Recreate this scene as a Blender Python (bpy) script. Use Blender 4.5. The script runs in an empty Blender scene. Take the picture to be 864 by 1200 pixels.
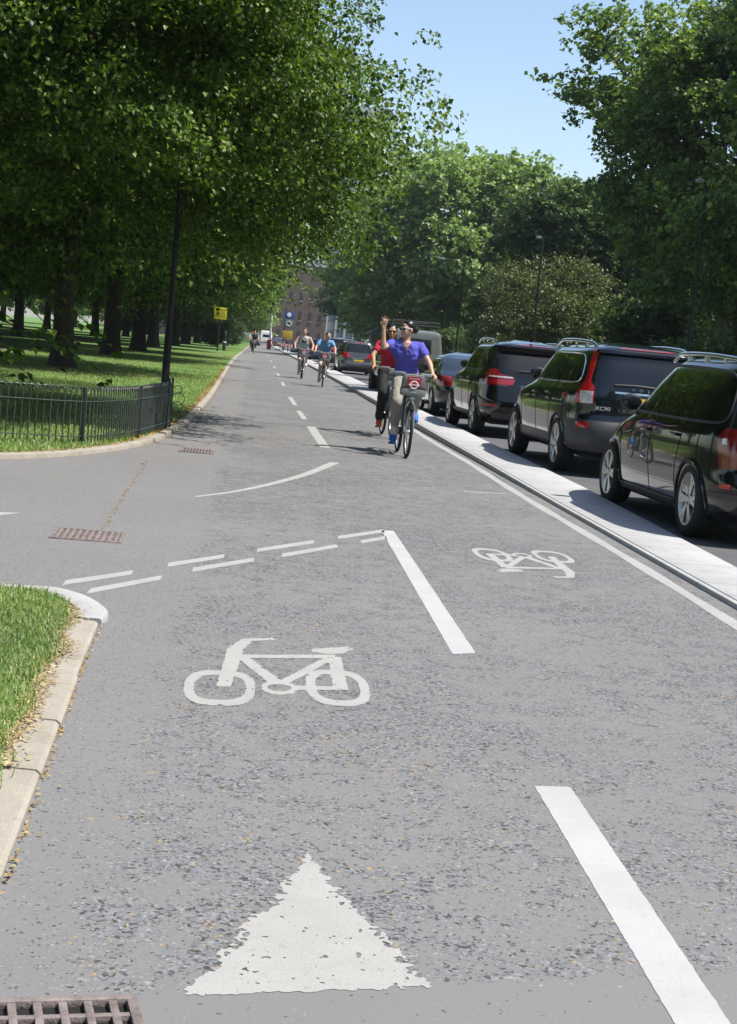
import bpy, bmesh, math, random
import numpy as np
from mathutils import Vector, Matrix
sc = bpy.context.scene
COL = sc.collection
PI = math.pi
RAD = math.radians
random.seed(7)

# ------------------------------------------------------------------ camera frame (eye 1.4 m above the cycle track, +Y along it)
F_PX, EYE = 1800.0, 1.4
def nrm(v):
    v = np.array(v, float); return v / np.linalg.norm(v)
_Y = nrm((303 - 432, 600 - 394, -F_PX))
_k = (_Y[0] * 0.0933 + _Y[1]) / -_Y[2]
_Z = nrm((0.0933, 1.0, _k)); _X = np.cross(_Y, _Z)
CAMR = np.array([_X, _Y, _Z])
def G(px, py, z=0.0):
    """point on the level z seen at a pixel of the photograph"""
    d = CAMR @ np.array([px - 432, 600 - py, -F_PX]); t = (z - EYE) / d[2]
    return (d[0] * t, d[1] * t)

# ------------------------------------------------------------------ helpers
def tag(o, label=None, cat=None, group=None, kind=None):
    if label: o['label'] = label
    if cat: o['category'] = cat
    if group: o['group'] = group
    if kind: o['kind'] = kind
    return o
def empty(name, loc=(0, 0, 0), rz=0.0, label=None, cat=None, group=None):
    o = bpy.data.objects.new(name, None); COL.objects.link(o)
    o.location = loc; o.rotation_euler = (0, 0, rz); o.empty_display_size = 0.2
    return tag(o, label, cat, group)
def copy_tree(o, parent=None):
    c = o.copy(); COL.objects.link(c)
    if parent is not None: c.parent = parent
    for ch in list(o.children): copy_tree(ch, c)
    return c
def link_mesh(name, me, mats, parent=None):
    for m in mats: me.materials.append(m)
    o = bpy.data.objects.new(name, me); COL.objects.link(o)
    if parent is not None: o.parent = parent
    return o
def smooth_mesh(me, angle=None):
    me.polygons.foreach_set('use_smooth', np.ones(len(me.polygons), bool))
    if angle is not None: me.set_sharp_from_angle(angle=RAD(angle))
    me.update()

class MB:
    """collects shapes and links them as ONE mesh object"""
    def __init__(s): s.v = []; s.f = []; s.m = []
    def add(s, vs, fs, m=0):
        b = len(s.v); s.v += [tuple(v) for v in vs]
        s.f += [tuple(i + b for i in f) for f in fs]; s.m += [m] * len(fs)
    def box(s, c, d, m=0, rot=None, bevel=0.0):
        bm = bmesh.new(); bmesh.ops.create_cube(bm, size=1.0)
        bmesh.ops.scale(bm, vec=d, verts=bm.verts)
        if bevel: bmesh.ops.bevel(bm, geom=list(bm.edges), offset=bevel, segments=2, profile=0.6, affect='EDGES')
        if rot is not None: bmesh.ops.transform(bm, matrix=rot.to_4x4(), verts=bm.verts)
        bm.verts.index_update(); bm.verts.ensure_lookup_table()
        s.add([v.co + Vector(c) for v in bm.verts], [[v.index for v in f.verts] for f in bm.faces], m); bm.free()
    def tube(s, pts, r, seg=8, m=0, cap=True, flat=1.0):
        pts = [Vector(p) for p in pts]; n = len(pts)
        rs = r if isinstance(r, (list, tuple)) else [r] * n
        t0 = (pts[1] - pts[0]).normalized()
        up = Vector((0, 0, 1)) if abs(t0.z) < 0.9 else Vector((0, 1, 0))
        a = t0.cross(up).normalized()
        vs = []
        for i in range(n):
            t = (pts[min(i + 1, n - 1)] - pts[max(i - 1, 0)])
            if t.length < 1e-9: t = t0
            t = t.normalized(); a = (a - t * a.dot(t))
            a = a.normalized() if a.length > 1e-6 else t.orthogonal().normalized()
            b = t.cross(a)
            for k in range(seg):
                an = 2 * PI * k / seg
                vs.append(pts[i] + a * math.cos(an) * rs[i] + b * math.sin(an) * rs[i] * flat)
        fs = []
        for i in range(n - 1):
            for k in range(seg):
                k2 = (k + 1) % seg
                fs.append((i * seg + k, i * seg + k2, (i + 1) * seg + k2, (i + 1) * seg + k))
        if cap:
            fs.append(tuple(range(seg - 1, -1, -1))); fs.append(tuple(range((n - 1) * seg, n * seg)))
        s.add(vs, fs, m)
    def ring(s, c, R, r, axis='x', seg=32, sub=6, m=0, a0=0.0, a1=2 * PI):
        full = abs(a1 - a0 - 2 * PI) < 1e-6
        pts = []
        for i in range(seg + (0 if full else 1)):
            an = a0 + (a1 - a0) * i / seg
            u, w = math.cos(an) * R, math.sin(an) * R
            pts.append((c[0], c[1] + u, c[2] + w) if axis == 'x' else ((c[0] + u, c[1], c[2] + w) if axis == 'y' else (c[0] + u, c[1] + w, c[2])))
        if not full: s.tube(pts, r, sub, m); return
        prof = [(R + r * math.cos(2 * PI * k / sub), r * math.sin(2 * PI * k / sub)) for k in range(sub)]
        s.lathe(prof + prof[:1], c, axis, seg, m)
    def lathe(s, prof, c=(0, 0, 0), axis='z', seg=24, m=0):
        n = len(prof); vs = []
        for k in range(seg):
            an = 2 * PI * k / seg; ca, sa = math.cos(an), math.sin(an)
            for r, h in prof:
                p = (r * ca, r * sa, h) if axis == 'z' else ((h, r * ca, r * sa) if axis == 'x' else (r * sa, h, r * ca))
                vs.append((p[0] + c[0], p[1] + c[1], p[2] + c[2]))
        fs = []
        for k in range(seg):
            k2 = (k + 1) % seg
            for i in range(n - 1):
                fs.append((k * n + i, k2 * n + i, k2 * n + i + 1, k * n + i + 1))
        s.add(vs, fs, m)
    def ell(s, c, r, m=0, rot=None, seg=16, rings=10):
        vs = [(0, 0, -1)]; fs = []
        for i in range(1, rings):
            ph = -PI / 2 + PI * i / rings
            for k in range(seg):
                an = 2 * PI * k / seg
                vs.append((math.cos(ph) * math.cos(an), math.cos(ph) * math.sin(an), math.sin(ph)))
        vs.append((0, 0, 1)); top = len(vs) - 1
        for k in range(seg):
            k2 = (k + 1) % seg
            fs.append((0, 1 + k2, 1 + k)); fs.append((top, 1 + (rings - 2) * seg + k, 1 + (rings - 2) * seg + k2))
            for i in range(rings - 2):
                a = 1 + i * seg
                fs.append((a + k, a + k2, a + seg + k2, a + seg + k))
        out = []
        for v in vs:
            p = Vector((v[0] * r[0], v[1] * r[1], v[2] * r[2]))
            if rot is not None: p = rot @ p
            out.append(p + Vector(c))
        s.add(out, fs, m)
    def cone(s, p0, p1, r0, r1, m=0, seg=14):
        """closed tapered limb with rounded ends"""
        p0, p1 = Vector(p0), Vector(p1); t = (p1 - p0); L = t.length; t = t.normalized()
        pts, rs = [], []
        for a in (-90, -60, -30): pts.append(p0 + t * r0 * math.sin(RAD(a))); rs.append(max(r0 * math.cos(RAD(a)), r0 * 0.03))
        for k in (0, .33, .66, 1): pts.append(p0 + t * L * k); rs.append(r0 + (r1 - r0) * k)
        for a in (30, 60, 90): pts.append(p1 + t * r1 * math.sin(RAD(a))); rs.append(max(r1 * math.cos(RAD(a)), r1 * 0.03))
        s.tube(pts, rs, seg, m)
    def loft(s, rings, seg=20, m=0):
        """rings of (centre, rx, ry): closed elliptical loft, rings in planes facing local z unless an axis pair is given"""
        vs, fs = [], []
        for (c, rx, ry) in rings:
            for k in range(seg):
                an = 2 * PI * k / seg
                vs.append((c[0] + rx * math.cos(an), c[1] + ry * math.sin(an), c[2]))
        n = len(rings)
        for i in range(n - 1):
            for k in range(seg):
                k2 = (k + 1) % seg
                fs.append((i * seg + k, i * seg + k2, (i + 1) * seg + k2, (i + 1) * seg + k))
        fs.append(tuple(range(seg - 1, -1, -1))); fs.append(tuple(range((n - 1) * seg, n * seg)))
        s.add(vs, fs, m)
    def mesh(s, name):
        me = bpy.data.meshes.new(name); me.from_pydata(s.v, [], s.f)
        if any(s.m): me.polygons.foreach_set('material_index', np.array(s.m, np.int32))
        me.update(); return me
    def build(s, name, mats, parent=None, angle=40, recalc=False):
        me = s.mesh(name)
        if recalc:
            bm = bmesh.new(); bm.from_mesh(me); bmesh.ops.recalc_face_normals(bm, faces=bm.faces); bm.to_mesh(me); bm.free()
        if angle is not None: smooth_mesh(me, angle)
        return link_mesh(name, me, mats if isinstance(mats, (list, tuple)) else [mats], parent)

def apply_mods(o):
    dg = bpy.context.evaluated_depsgraph_get()
    me = bpy.data.meshes.new_from_object(o.evaluated_get(dg))
    old = o.data; o.modifiers.clear(); o.data = me
    me.name = o.name
    bpy.data.meshes.remove(old)
    return o

# ------------------------------------------------------------------ materials
def new_mat(name):
    m = bpy.data.materials.new(name); m.use_nodes = True
    nt = m.node_tree; return m, nt, nt.nodes['Principled BSDF'], nt.nodes, nt.links
def noise(nd, lk, scale, detail=3, rough=.55, coord=None, vec=None, dist=0.0):
    n = nd.new('ShaderNodeTexNoise'); n.inputs['Scale'].default_value = scale
    n.inputs['Detail'].default_value = detail; n.inputs['Roughness'].default_value = rough; n.inputs['Distortion'].default_value = dist
    if vec is not None: lk.new(vec, n.inputs['Vector'])
    return n
def ramp(nd, lk, fac, stops):
    r = nd.new('ShaderNodeValToRGB'); cr = r.color_ramp
    while len(cr.elements) < len(stops): cr.elements.new(0.5)
    for e, (p, c) in zip(cr.elements, stops):
        e.position = p; e.color = (*c, 1) if len(c) == 3 else c
    lk.new(fac, r.inputs['Fac']); return r
def mathn(nd, lk, op, a, b=None, clamp=False):
    n = nd.new('ShaderNodeMath'); n.operation = op; n.use_clamp = clamp
    for i, x in enumerate((a, b)):
        if x is None: continue
        if isinstance(x, (int, float)): n.inputs[i].default_value = x
        else: lk.new(x, n.inputs[i])
    return n.outputs[0]
def mixc(nd, lk, fac, a, b, mode='MIX'):
    n = nd.new('ShaderNodeMix'); n.data_type = 'RGBA'; n.blend_type = mode
    for sock, x in ((n.inputs['Factor'], fac), (n.inputs['A'], a), (n.inputs['B'], b)):
        if isinstance(x, (int, float)): sock.default_value = x
        elif isinstance(x, tuple): sock.default_value = (*x, 1) if len(x) == 3 else x
        else: lk.new(x, sock)
    return n.outputs['Result']
def objco(nd):
    return nd.new('ShaderNodeTexCoord').outputs['Object']
def bumpn(nd, lk, h, strength, dist, normal=None):
    b = nd.new('ShaderNodeBump'); b.inputs['Strength'].default_value = strength; b.inputs['Distance'].default_value = dist
    lk.new(h, b.inputs['Height'])
    if normal is not None: lk.new(normal, b.inputs['Normal'])
    return b.outputs['Normal']
def M(name, col, rough=.5, metal=0.0, var=.12, scale=6.0, bump=0.0, bscale=60.0, coat=0.0, spec=.5, rvar=.08, sheen=0.0):
    m, nt, p, nd, lk = new_mat(name)
    co = objco(nd); n = noise(nd, lk, scale, 4, .6, vec=co)
    lo = tuple(c * (1 - var) for c in col); hi = tuple(min(1, c * (1 + var)) for c in col)
    r = ramp(nd, lk, n.outputs['Fac'], [(.3, lo), (.7, hi)])
    lk.new(r.outputs['Color'], p.inputs['Base Color'])
    rr = nd.new('ShaderNodeMapRange'); rr.inputs['To Min'].default_value = max(0, rough - rvar); rr.inputs['To Max'].default_value = min(1, rough + rvar)
    lk.new(n.outputs['Fac'], rr.inputs['Value']); lk.new(rr.outputs[0], p.inputs['Roughness'])
    p.inputs['Metallic'].default_value = metal; p.inputs['Specular IOR Level'].default_value = spec
    p.inputs['Coat Weight'].default_value = coat; p.inputs['Coat Roughness'].default_value = .02
    if sheen: p.inputs['Sheen Weight'].default_value = sheen
    if bump:
        b = noise(nd, lk, bscale, 3, .6, vec=co)
        lk.new(bumpn(nd, lk, b.outputs['Fac'], bump, .01), p.inputs['Normal'])
    return m
def M_leaf(name, dark, light, pale=None, trans=.35, rough=.45):
    m, nt, p, nd, lk = new_mat(name)
    g = nd.new('ShaderNodeNewGeometry'); rnd = g.outputs['Random Per Island']
    stops = [(0, dark), (.8, light)] + ([(.86, light), (.9, pale), (1, pale)] if pale else [])
    r = ramp(nd, lk, rnd, stops)
    big = noise(nd, lk, .35, 2, .5, vec=objco(nd))
    v = ramp(nd, lk, big.outputs['Fac'], [(.3, (.75, .8, .8)), (.7, (1.2, 1.15, 1.0))])
    c = mixc(nd, lk, 1.0, r.outputs['Color'], v.outputs['Color'], 'MULTIPLY')
    lk.new(c, p.inputs['Base Color']); p.inputs['Roughness'].default_value = rough; p.inputs['Specular IOR Level'].default_value = .4
    t = nd.new('ShaderNodeBsdfTranslucent')
    tc = mixc(nd, lk, 1.0, c, (1.25, 1.3, .55), 'MULTIPLY'); lk.new(tc, t.inputs['Color'])
    mx = nd.new('ShaderNodeMixShader'); mx.inputs[0].default_value = trans
    lk.new(p.outputs[0], mx.inputs[1]); lk.new(t.outputs[0], mx.inputs[2])
    lk.new(mx.outputs[0], nd['Material Output'].inputs['Surface'])
    return m

def M_asphalt():
    m, nt, p, nd, lk = new_mat('asphalt')
    co = objco(nd)
    big = noise(nd, lk, .35, 4, .6, vec=co)
    base = ramp(nd, lk, big.outputs['Fac'], [(.3, (.168, .163, .161)), (.7, (.203, .197, .193))])
    fine = noise(nd, lk, 190, 3, .75, vec=co)
    base2 = mixc(nd, lk, .32, base.outputs['Color'], ramp(nd, lk, fine.outputs['Fac'], [(.28, (.07, .07, .075)), (.42, (.19, .19, .19)), (.6, (.2, .2, .2)), (.75, (.36, .355, .35))]).outputs['Color'])
    # worn patches where the fine binder has gone and chippings show
    patch = noise(nd, lk, 5.2, 7, .74, vec=co)
    grow = noise(nd, lk, .5, 2, .5, vec=co)
    pm = mathn(nd, lk, 'ADD', patch.outputs['Fac'], mathn(nd, lk, 'MULTIPLY', mathn(nd, lk, 'SUBTRACT', grow.outputs['Fac'], .5), .45))
    sep = nd.new('ShaderNodeSeparateXYZ'); lk.new(co, sep.inputs[0])
    mask = nd.new('ShaderNodeMapRange'); mask.inputs['From Min'].default_value = .42; mask.inputs['From Max'].default_value = .70
    lk.new(pm, mask.inputs['Value'])
    # smooth margins: the trench reinstatement near the drain and the strip along the kerb
    mr1 = nd.new('ShaderNodeMapRange'); mr1.inputs['From Min'].default_value = 3.16; mr1.inputs['From Max'].default_value = 3.22
    wob = noise(nd, lk, 3, 2, .5, vec=co)
    yy = mathn(nd, lk, 'ADD', sep.outputs['Y'], mathn(nd, lk, 'MULTIPLY', mathn(nd, lk, 'SUBTRACT', wob.outputs['Fac'], .5), .06))
    yy = mathn(nd, lk, 'SUBTRACT', yy, mathn(nd, lk, 'MULTIPLY', sep.outputs['X'], .2))
    lk.new(yy, mr1.inputs['Value'])
    xx = mathn(nd, lk, 'ADD', sep.outputs['X'], mathn(nd, lk, 'MULTIPLY', mathn(nd, lk, 'SUBTRACT', wob.outputs['Fac'], .5), .2))
    mr2 = nd.new('ShaderNodeMapRange'); mr2.inputs['From Min'].default_value = -.34; mr2.inputs['From Max'].default_value = -.2; lk.new(xx, mr2.inputs['Value'])
    mk = mathn(nd, lk, 'MULTIPLY', mathn(nd, lk, 'MULTIPLY', mask.outputs[0], mr1.outputs[0]), mathn(nd, lk, 'ADD', mathn(nd, lk, 'MULTIPLY', mr2.outputs[0], .9), .1))
    wv = nd.new('ShaderNodeVectorMath'); wv.operation = 'ADD'
    wn = noise(nd, lk, 40, 2, .5, vec=co); sc_ = nd.new('ShaderNodeVectorMath'); sc_.operation = 'SCALE'; sc_.inputs['Scale'].default_value = .022
    lk.new(wn.outputs['Color'], sc_.inputs[0]); lk.new(co, wv.inputs[0]); lk.new(sc_.outputs[0], wv.inputs[1])
    def cells(scale):
        v = nd.new('ShaderNodeTexVoronoi'); v.inputs['Scale'].default_value = scale; v.inputs['Randomness'].default_value = 1.0; lk.new(wv.outputs[0], v.inputs['Vector'])
        c_ = nd.new('ShaderNodeSeparateColor'); lk.new(v.outputs['Color'], c_.inputs[0]); return v, c_
    v1, c1 = cells(92); v2, c2 = cells(150)
    # chippings: dark cells painting in the shade of empty sockets, mid grey stones, a few pale or rusty ones
    stone = ramp(nd, lk, c1.outputs[0], [(0, (.055, .054, .054)), (.22, (.085, .084, .085)), (.29, (.14, .135, .145)), (.55, (.185, .192, .207)), (.86, (.235, .24, .25)), (.95, (.29, .288, .28)), (.985, (.28, .21, .12)), (1, (.40, .28, .14))])
    small = ramp(nd, lk, c2.outputs[0], [(0, (.055, .054, .054)), (.14, (.08, .079, .08)), (.18, (.155, .16, .165)), (.85, (.215, .214, .216)), (.96, (.27, .27, .265)), (1, (.33, .32, .31))])
    big_on = mathn(nd, lk, 'GREATER_THAN', mathn(nd, lk, 'ADD', c1.outputs[2], mathn(nd, lk, 'MULTIPLY', mk, 1.35)), 1.12)
    small_on = mathn(nd, lk, 'GREATER_THAN', mathn(nd, lk, 'ADD', c2.outputs[2], mathn(nd, lk, 'ADD', mathn(nd, lk, 'MULTIPLY', mk, .75), mathn(nd, lk, 'MULTIPLY', mr1.outputs[0], .15))), .98)
    col = mixc(nd, lk, small_on, base2, small.outputs['Color'])
    col = mixc(nd, lk, big_on, col, stone.outputs['Color'])
    # tan blossom dust caught in the rough patches
    dust = noise(nd, lk, 1.1, 3, .6, vec=co)
    dm = mathn(nd, lk, 'MULTIPLY', mathn(nd, lk, 'GREATER_THAN', dust.outputs['Fac'], .56), mathn(nd, lk, 'MULTIPLY', small_on, mathn(nd, lk, 'GREATER_THAN', c2.outputs[1], .95)))
    col = mixc(nd, lk, dm, col, (.42, .28, .11))
    lk.new(col, p.inputs['Base Color']); p.inputs['Roughness'].default_value = .85; p.inputs['Specular IOR Level'].default_value = .3
    h = mathn(nd, lk, 'ADD', mathn(nd, lk, 'MULTIPLY', big_on, mathn(nd, lk, 'SUBTRACT', c1.outputs[0], .8)), mathn(nd, lk, 'MULTIPLY', mathn(nd, lk, 'MULTIPLY', small_on, mathn(nd, lk, 'SUBTRACT', c2.outputs[0], .8)), .5))
    h2 = mathn(nd, lk, 'ADD', h, mathn(nd, lk, 'MULTIPLY', fine.outputs['Fac'], .15))
    lk.new(bumpn(nd, lk, h2, .8, .012), p.inputs['Normal'])
    return m
def M_paint(name, col, wear=.5):
    m, nt, p, nd, lk = new_mat(name)
    co = objco(nd)
    a = noise(nd, lk, 3.0, 5, .65, vec=co); f = noise(nd, lk, 220, 3, .7, vec=co)
    c = ramp(nd, lk, a.outputs['Fac'], [(.3, tuple(x * .86 for x in col)), (.65, col)])
    w = ramp(nd, lk, f.outputs['Fac'], [(.30, (.35, .35, .35)), (.40, (.9, .9, .9)), (.5, (1, 1, 1))])
    sc2 = noise(nd, lk, 26, 5, .75, vec=co); w2 = ramp(nd, lk, sc2.outputs['Fac'], [(.33, (.55, .55, .54)), (.42, (1, 1, 1))])
    c = type('o', (), {'outputs': {'Color': mixc(nd, lk, wear * .8, c.outputs['Color'], mixc(nd, lk, 1.0, c.outputs['Color'], w2.outputs['Color'], 'MULTIPLY'))}})
    lk.new(mixc(nd, lk, wear, c.outputs['Color'], mixc(nd, lk, 1.0, c.outputs['Color'], w.outputs['Color'], 'MULTIPLY')), p.inputs['Base Color'])
    p.inputs['Roughness'].default_value = .65
    lk.new(bumpn(nd, lk, f.outputs['Fac'], .5, .004), p.inputs['Normal'])
    return m
def M_grassbase():
    m, nt, p, nd, lk = new_mat('lawn')
    co = objco(nd)
    a = noise(nd, lk, .45, 5, .6, vec=co); b = noise(nd, lk, 14, 4, .7, vec=co); d = noise(nd, lk, .16, 3, .55, vec=co)
    g = ramp(nd, lk, a.outputs['Fac'], [(.3, (.085, .17, .035)), (.55, (.115, .215, .05)), (.75, (.17, .25, .08))])
    g2 = mixc(nd, lk, .6, g.outputs['Color'], ramp(nd, lk, b.outputs['Fac'], [(.3, (.055, .115, .022)), (.5, (.125, .23, .055)), (.72, (.24, .33, .13))]).outputs['Color'])
    dirt = ramp(nd, lk, d.outputs['Fac'], [(.60, (0, 0, 0)), (.68, (1, 1, 1))])
    lk.new(mixc(nd, lk, mathn(nd, lk, 'MULTIPLY', dirt.outputs['Color'], .75), g2, (.28, .2, .12)), p.inputs['Base Color'])
    p.inputs['Roughness'].default_value = .9; p.inputs['Specular IOR Level'].default_value = .2
    lk.new(bumpn(nd, lk, b.outputs['Fac'], .8, .05), p.inputs['Normal'])
    return m
def M_concrete(name, lo, hi, joint=0.0):
    m, nt, p, nd, lk = new_mat(name)
    co = objco(nd)
    a = noise(nd, lk, 1.6, 5, .65, vec=co); f = noise(nd, lk, 160, 3, .75, vec=co)
    c = ramp(nd, lk, a.outputs['Fac'], [(.3, lo), (.7, hi)])
    c2 = mixc(nd, lk, .45, c.outputs['Color'], mixc(nd, lk, 1.0, c.outputs['Color'], ramp(nd, lk, f.outputs['Fac'], [(.3, (.35, .33, .3)), (.46, (.95, .95, .95)), (.7, (1.4, 1.36, 1.3))]).outputs['Color'], 'MULTIPLY'))
    # weather stains, and mortar joints between the stones
    st = noise(nd, lk, 5.5, 6, .7, vec=co); c2 = mixc(nd, lk, mathn(nd, lk, 'MULTIPLY', ramp(nd, lk, st.outputs['Fac'], [(.5, (0, 0, 0)), (.72, (1, 1, 1))]).outputs['Color'], .45), c2, tuple(x * .55 for x in lo))
    if joint:
        sx = nd.new('ShaderNodeSeparateXYZ'); lk.new(co, sx.inputs[0])
        fr = mathn(nd, lk, 'FRACT', mathn(nd, lk, 'ADD', mathn(nd, lk, 'DIVIDE', sx.outputs['Y'], joint), 50.0)); c2 = mixc(nd, lk, mathn(nd, lk, 'LESS_THAN', fr, .011), c2, tuple(x * .35 for x in lo))
    lk.new(c2, p.inputs['Base Color']); p.inputs['Roughness'].default_value = .88
    lk.new(bumpn(nd, lk, f.outputs['Fac'], .5, .005), p.inputs['Normal'])
    return m
# ================================================================== SETTING: ground, track, road, kerbs
mt_asphalt = M_asphalt()
mt_road = M('carriageway_asphalt', (.10, .10, .105), .85, var=.15, scale=2, bump=.4, bscale=150)
mt_lawn = M_grassbase()
mt_paint = M_paint('marking_paint', (.385, .38, .362), .5)
mt_paint_new = M_paint('bright_marking_paint', (.45, .45, .445), .25)
mt_stone = M_concrete('kerb_stone', (.28, .25, .205), (.38, .345, .29))
mt_island = M_concrete('island_paving', (.37, .37, .372), (.43, .43, .432), .915)
mt_islandkerb = M_concrete('island_kerb_stone', (.35, .345, .335), (.42, .415, .40), .915)
mt_smoothkerb = M_concrete('corner_kerb', (.34, .34, .34), (.41, .41, .41))
mt_soil = M('soil', (.2, .14, .09), .95, var=.3, scale=8, bump=.6, bscale=40)

def sheet(name, poly, z, mat, kind='structure', parent=None):
    me = bpy.data.meshes.new(name); me.from_pydata([(x, y, z) for x, y in poly], [], [tuple(range(len(poly)))])
    o = link_mesh(name, me, [mat], parent)
    if kind: o['kind'] = kind
    return o
sheet('ground', [(-900, -60), (900, -60), (900, 1200), (-900, 1200)], -.03, mt_lawn)
sheet('cycle_track', [(-60, -6), (3.2, -6), (3.2, 420), (-60, 420)], 0.0, mt_asphalt)
sheet('carriageway', [(3.2, -6), (12.2, -6), (12.2, 420), (3.2, 420)], -.004, mt_road)

def strip_mesh(name, left, right, z, mat, depth=.12, bev=.012):
    """raised strip between two edge lines with a small rounded arris"""
    mb = MB(); n = len(left); vs = []; zf = z if callable(z) else (lambda y: zz0); zz0 = z
    for (a, b) in zip(left, right):
        z = zf(a[1])
        a = Vector((*a, 0)); b = Vector((*b, 0)); t = (b - a).normalized()
        for p, h in ((a, z - depth), (a, z - bev), (a + t * bev * .4, z - bev * .3), (a + t * bev, z), (b - t * bev, z), (b - t * bev * .4, z - bev * .3), (b, z - bev), (b, z - depth)):
            vs.append((p.x, p.y, h))
    fs = []
    for i in range(n - 1):
        for k in range(7): fs.append((i * 8 + k, i * 8 + k + 1, (i + 1) * 8 + k + 1, (i + 1) * 8 + k))
    fs.append(tuple(range(7, -1, -1))); fs.append(tuple(range((n - 1) * 8, n * 8)))
    mb.add(vs, fs); o = mb.build(name, mat, None, 30, recalc=True); o['kind'] = 'structure'; return o
def spline(pts, n=8):
    P = [Vector(p) for p in pts]; P = [P[0] * 2 - P[1]] + P + [P[-1] * 2 - P[-2]]; out = []
    for i in range(1, len(P) - 2):
        for k in range(n):
            t = k / n; a, b, c, d = P[i - 1], P[i], P[i + 1], P[i + 2]
            out.append(.5 * ((2 * b) + (c - a) * t + (2 * a - 5 * b + 4 * c - d) * t * t + (3 * b - a - 3 * c + d) * t ** 3))
    out.append(P[-2]); return [tuple(p) for p in out]
def offset_line(pts, d):
    out = []
    for i, p in enumerate(pts):
        a, b = Vector(pts[max(0, i - 1)]), Vector(pts[min(len(pts) - 1, i + 1)])
        t = (b - a).normalized(); out.append((p[0] - t.y * d, p[1] + t.x * d))
    return out
# dividing island beside the parked cars, with kerb stones cut every 0.9 m
isl_l = spline([(3.08, -6), (3.08, 8.7), (3.07, 18), (3.01, 30), (3.0, 54), (2.9, 90), (2.6, 150), (2.2, 215), (2.0, 330)], 14)
isl_r = [(x + w, y) for (x, y), w in zip(isl_l, np.interp([p[1] for p in isl_l], [0, 11, 17, 30, 60, 400], [.56, .58, .74, .72, .9, 1.1]))]
isl_k = offset_line(isl_l, -.05)
strip_mesh('island_kerb', isl_l, isl_k, lambda y: float(np.interp(y, [0, 15, 29], [.026, .034, .098])), mt_islandkerb, .14, .008)
strip_mesh('dividing_island', [(x + .002, y) for x, y in isl_k], isl_r, lambda y: float(np.interp(y, [0, 15, 29], [.029, .037, .101])), mt_island, .14, .003)

# lawn on the far side of the side road, edged by a flush kerb
far_edge = spline([(-40, 13.4), (-18, 13.5), (-9, 13.65), (-5, 13.9), (-3.3, 14.2), (-2.37, 14.95), (-1.97, 15.61), (-1.7, 16.25), (-1.36, 17.52), (-1.12, 19.25), (-1.02, 21.3), (-.93, 24.5), (-.9, 33), (-.95, 43), (-1.1, 66), (-1.2, 90), (-1.15, 130), (-1.1, 170), (-1.1, 420)], 8)
kerb_in = offset_line(far_edge, .16)
strip_mesh('kerb_far_lawn', kerb_in, far_edge, .05, mt_stone, .12, .014)
def lawn_sheet(name, edge, close, z):
    return sheet(name, list(edge) + close, z, mt_lawn)
lawn_sheet('lawn_far', offset_line(far_edge, .155), [(-300, 420), (-300, 13.6)], .045)
# near corner of the lawn
near_edge = spline([(-.42, -6), (-.45, 1.5), (-.515, 3.7), (-.55, 4.76), (-.6, 6.2), (-.62, 7.07)], 6)
corner_edge = spline([(-.61, 7.09), (-.60, 7.29), (-.64, 7.45), (-.73, 7.66), (-.83, 7.79), (-.94, 7.86), (-1.07, 7.84), (-1.3, 7.81), (-1.7, 7.78), (-2.6, 7.76), (-4.5, 7.74), (-9, 7.7), (-18, 7.66), (-38, 7.6)], 6)
strip_mesh('kerb_corner', offset_line(corner_edge, .15), corner_edge, .036, mt_smoothkerb, .12, .012)
# the straight kerb is laid as stones 0.8 m long with open joints
yj = [-6, -4.4, -3.6, -2.8, -2, -1.2, -.4, .4, 1.2, 2.0, 2.85, 3.72, 4.62, 5.22, 5.95, 7.07]
mb = MB()
def xk(y): return float(np.interp(y, [p[1] for p in near_edge], [p[0] for p in near_edge]))
for a, b in zip(yj[:-1], yj[1:]):
    a += .005; b -= .005; j = random.uniform(-.006, .006)
    A, B = xk(a) + j, xk(b) + j; w = .19
    vs = []
    for x, y in ((A, a), (B, b)):
        for dx, h in ((0, -.08), (0, .018), (-.014, .03), (-w, .036), (-w, -.08)): vs.append((x + dx, y, h + j * .4))
    mb.add(vs, [(0, 1, 6, 5), (1, 2, 7, 6), (2, 3, 8, 7), (3, 4, 9, 8), (0, 4, 3, 2, 1), (5, 6, 7, 8, 9)])
o = mb.build('kerb_near_lawn', mt_stone, None, 30, recalc=True); o['kind'] = 'structure'
grass_edge = [(-.69, -6)] + [(xk(y) - .13 + .025 * math.sin(y * 7.3), y) for y in np.linspace(1, 6.6, 30)] + [(-.755, 7.06), (-.83, 7.42), (-.92, 7.62), (-1.02, 7.70), (-1.3, 7.66), (-3, 7.6), (-40, 7.45)]
lawn_sheet('lawn_near', grass_edge, [(-40, -6)], .042)
# verge and footpath across the carriageway
strip_mesh('kerb_across_carriageway', [(12.2, -6), (12.2, 200), (12.2, 420)], [(12.36, -6), (12.36, 200), (12.36, 420)], .11, mt_stone, .16)
sheet('footpath_across', [(12.35, -6), (14.6, -6), (14.6, 420), (12.35, 420)], .1, M('footpath_asphalt', (.2, .19, .18), .9, var=.15, scale=3, bump=.3, bscale=120))
sheet('verge_across', [(14.6, -6), (300, -6), (300, 420), (14.6, 420)], .09, mt_lawn)
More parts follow.
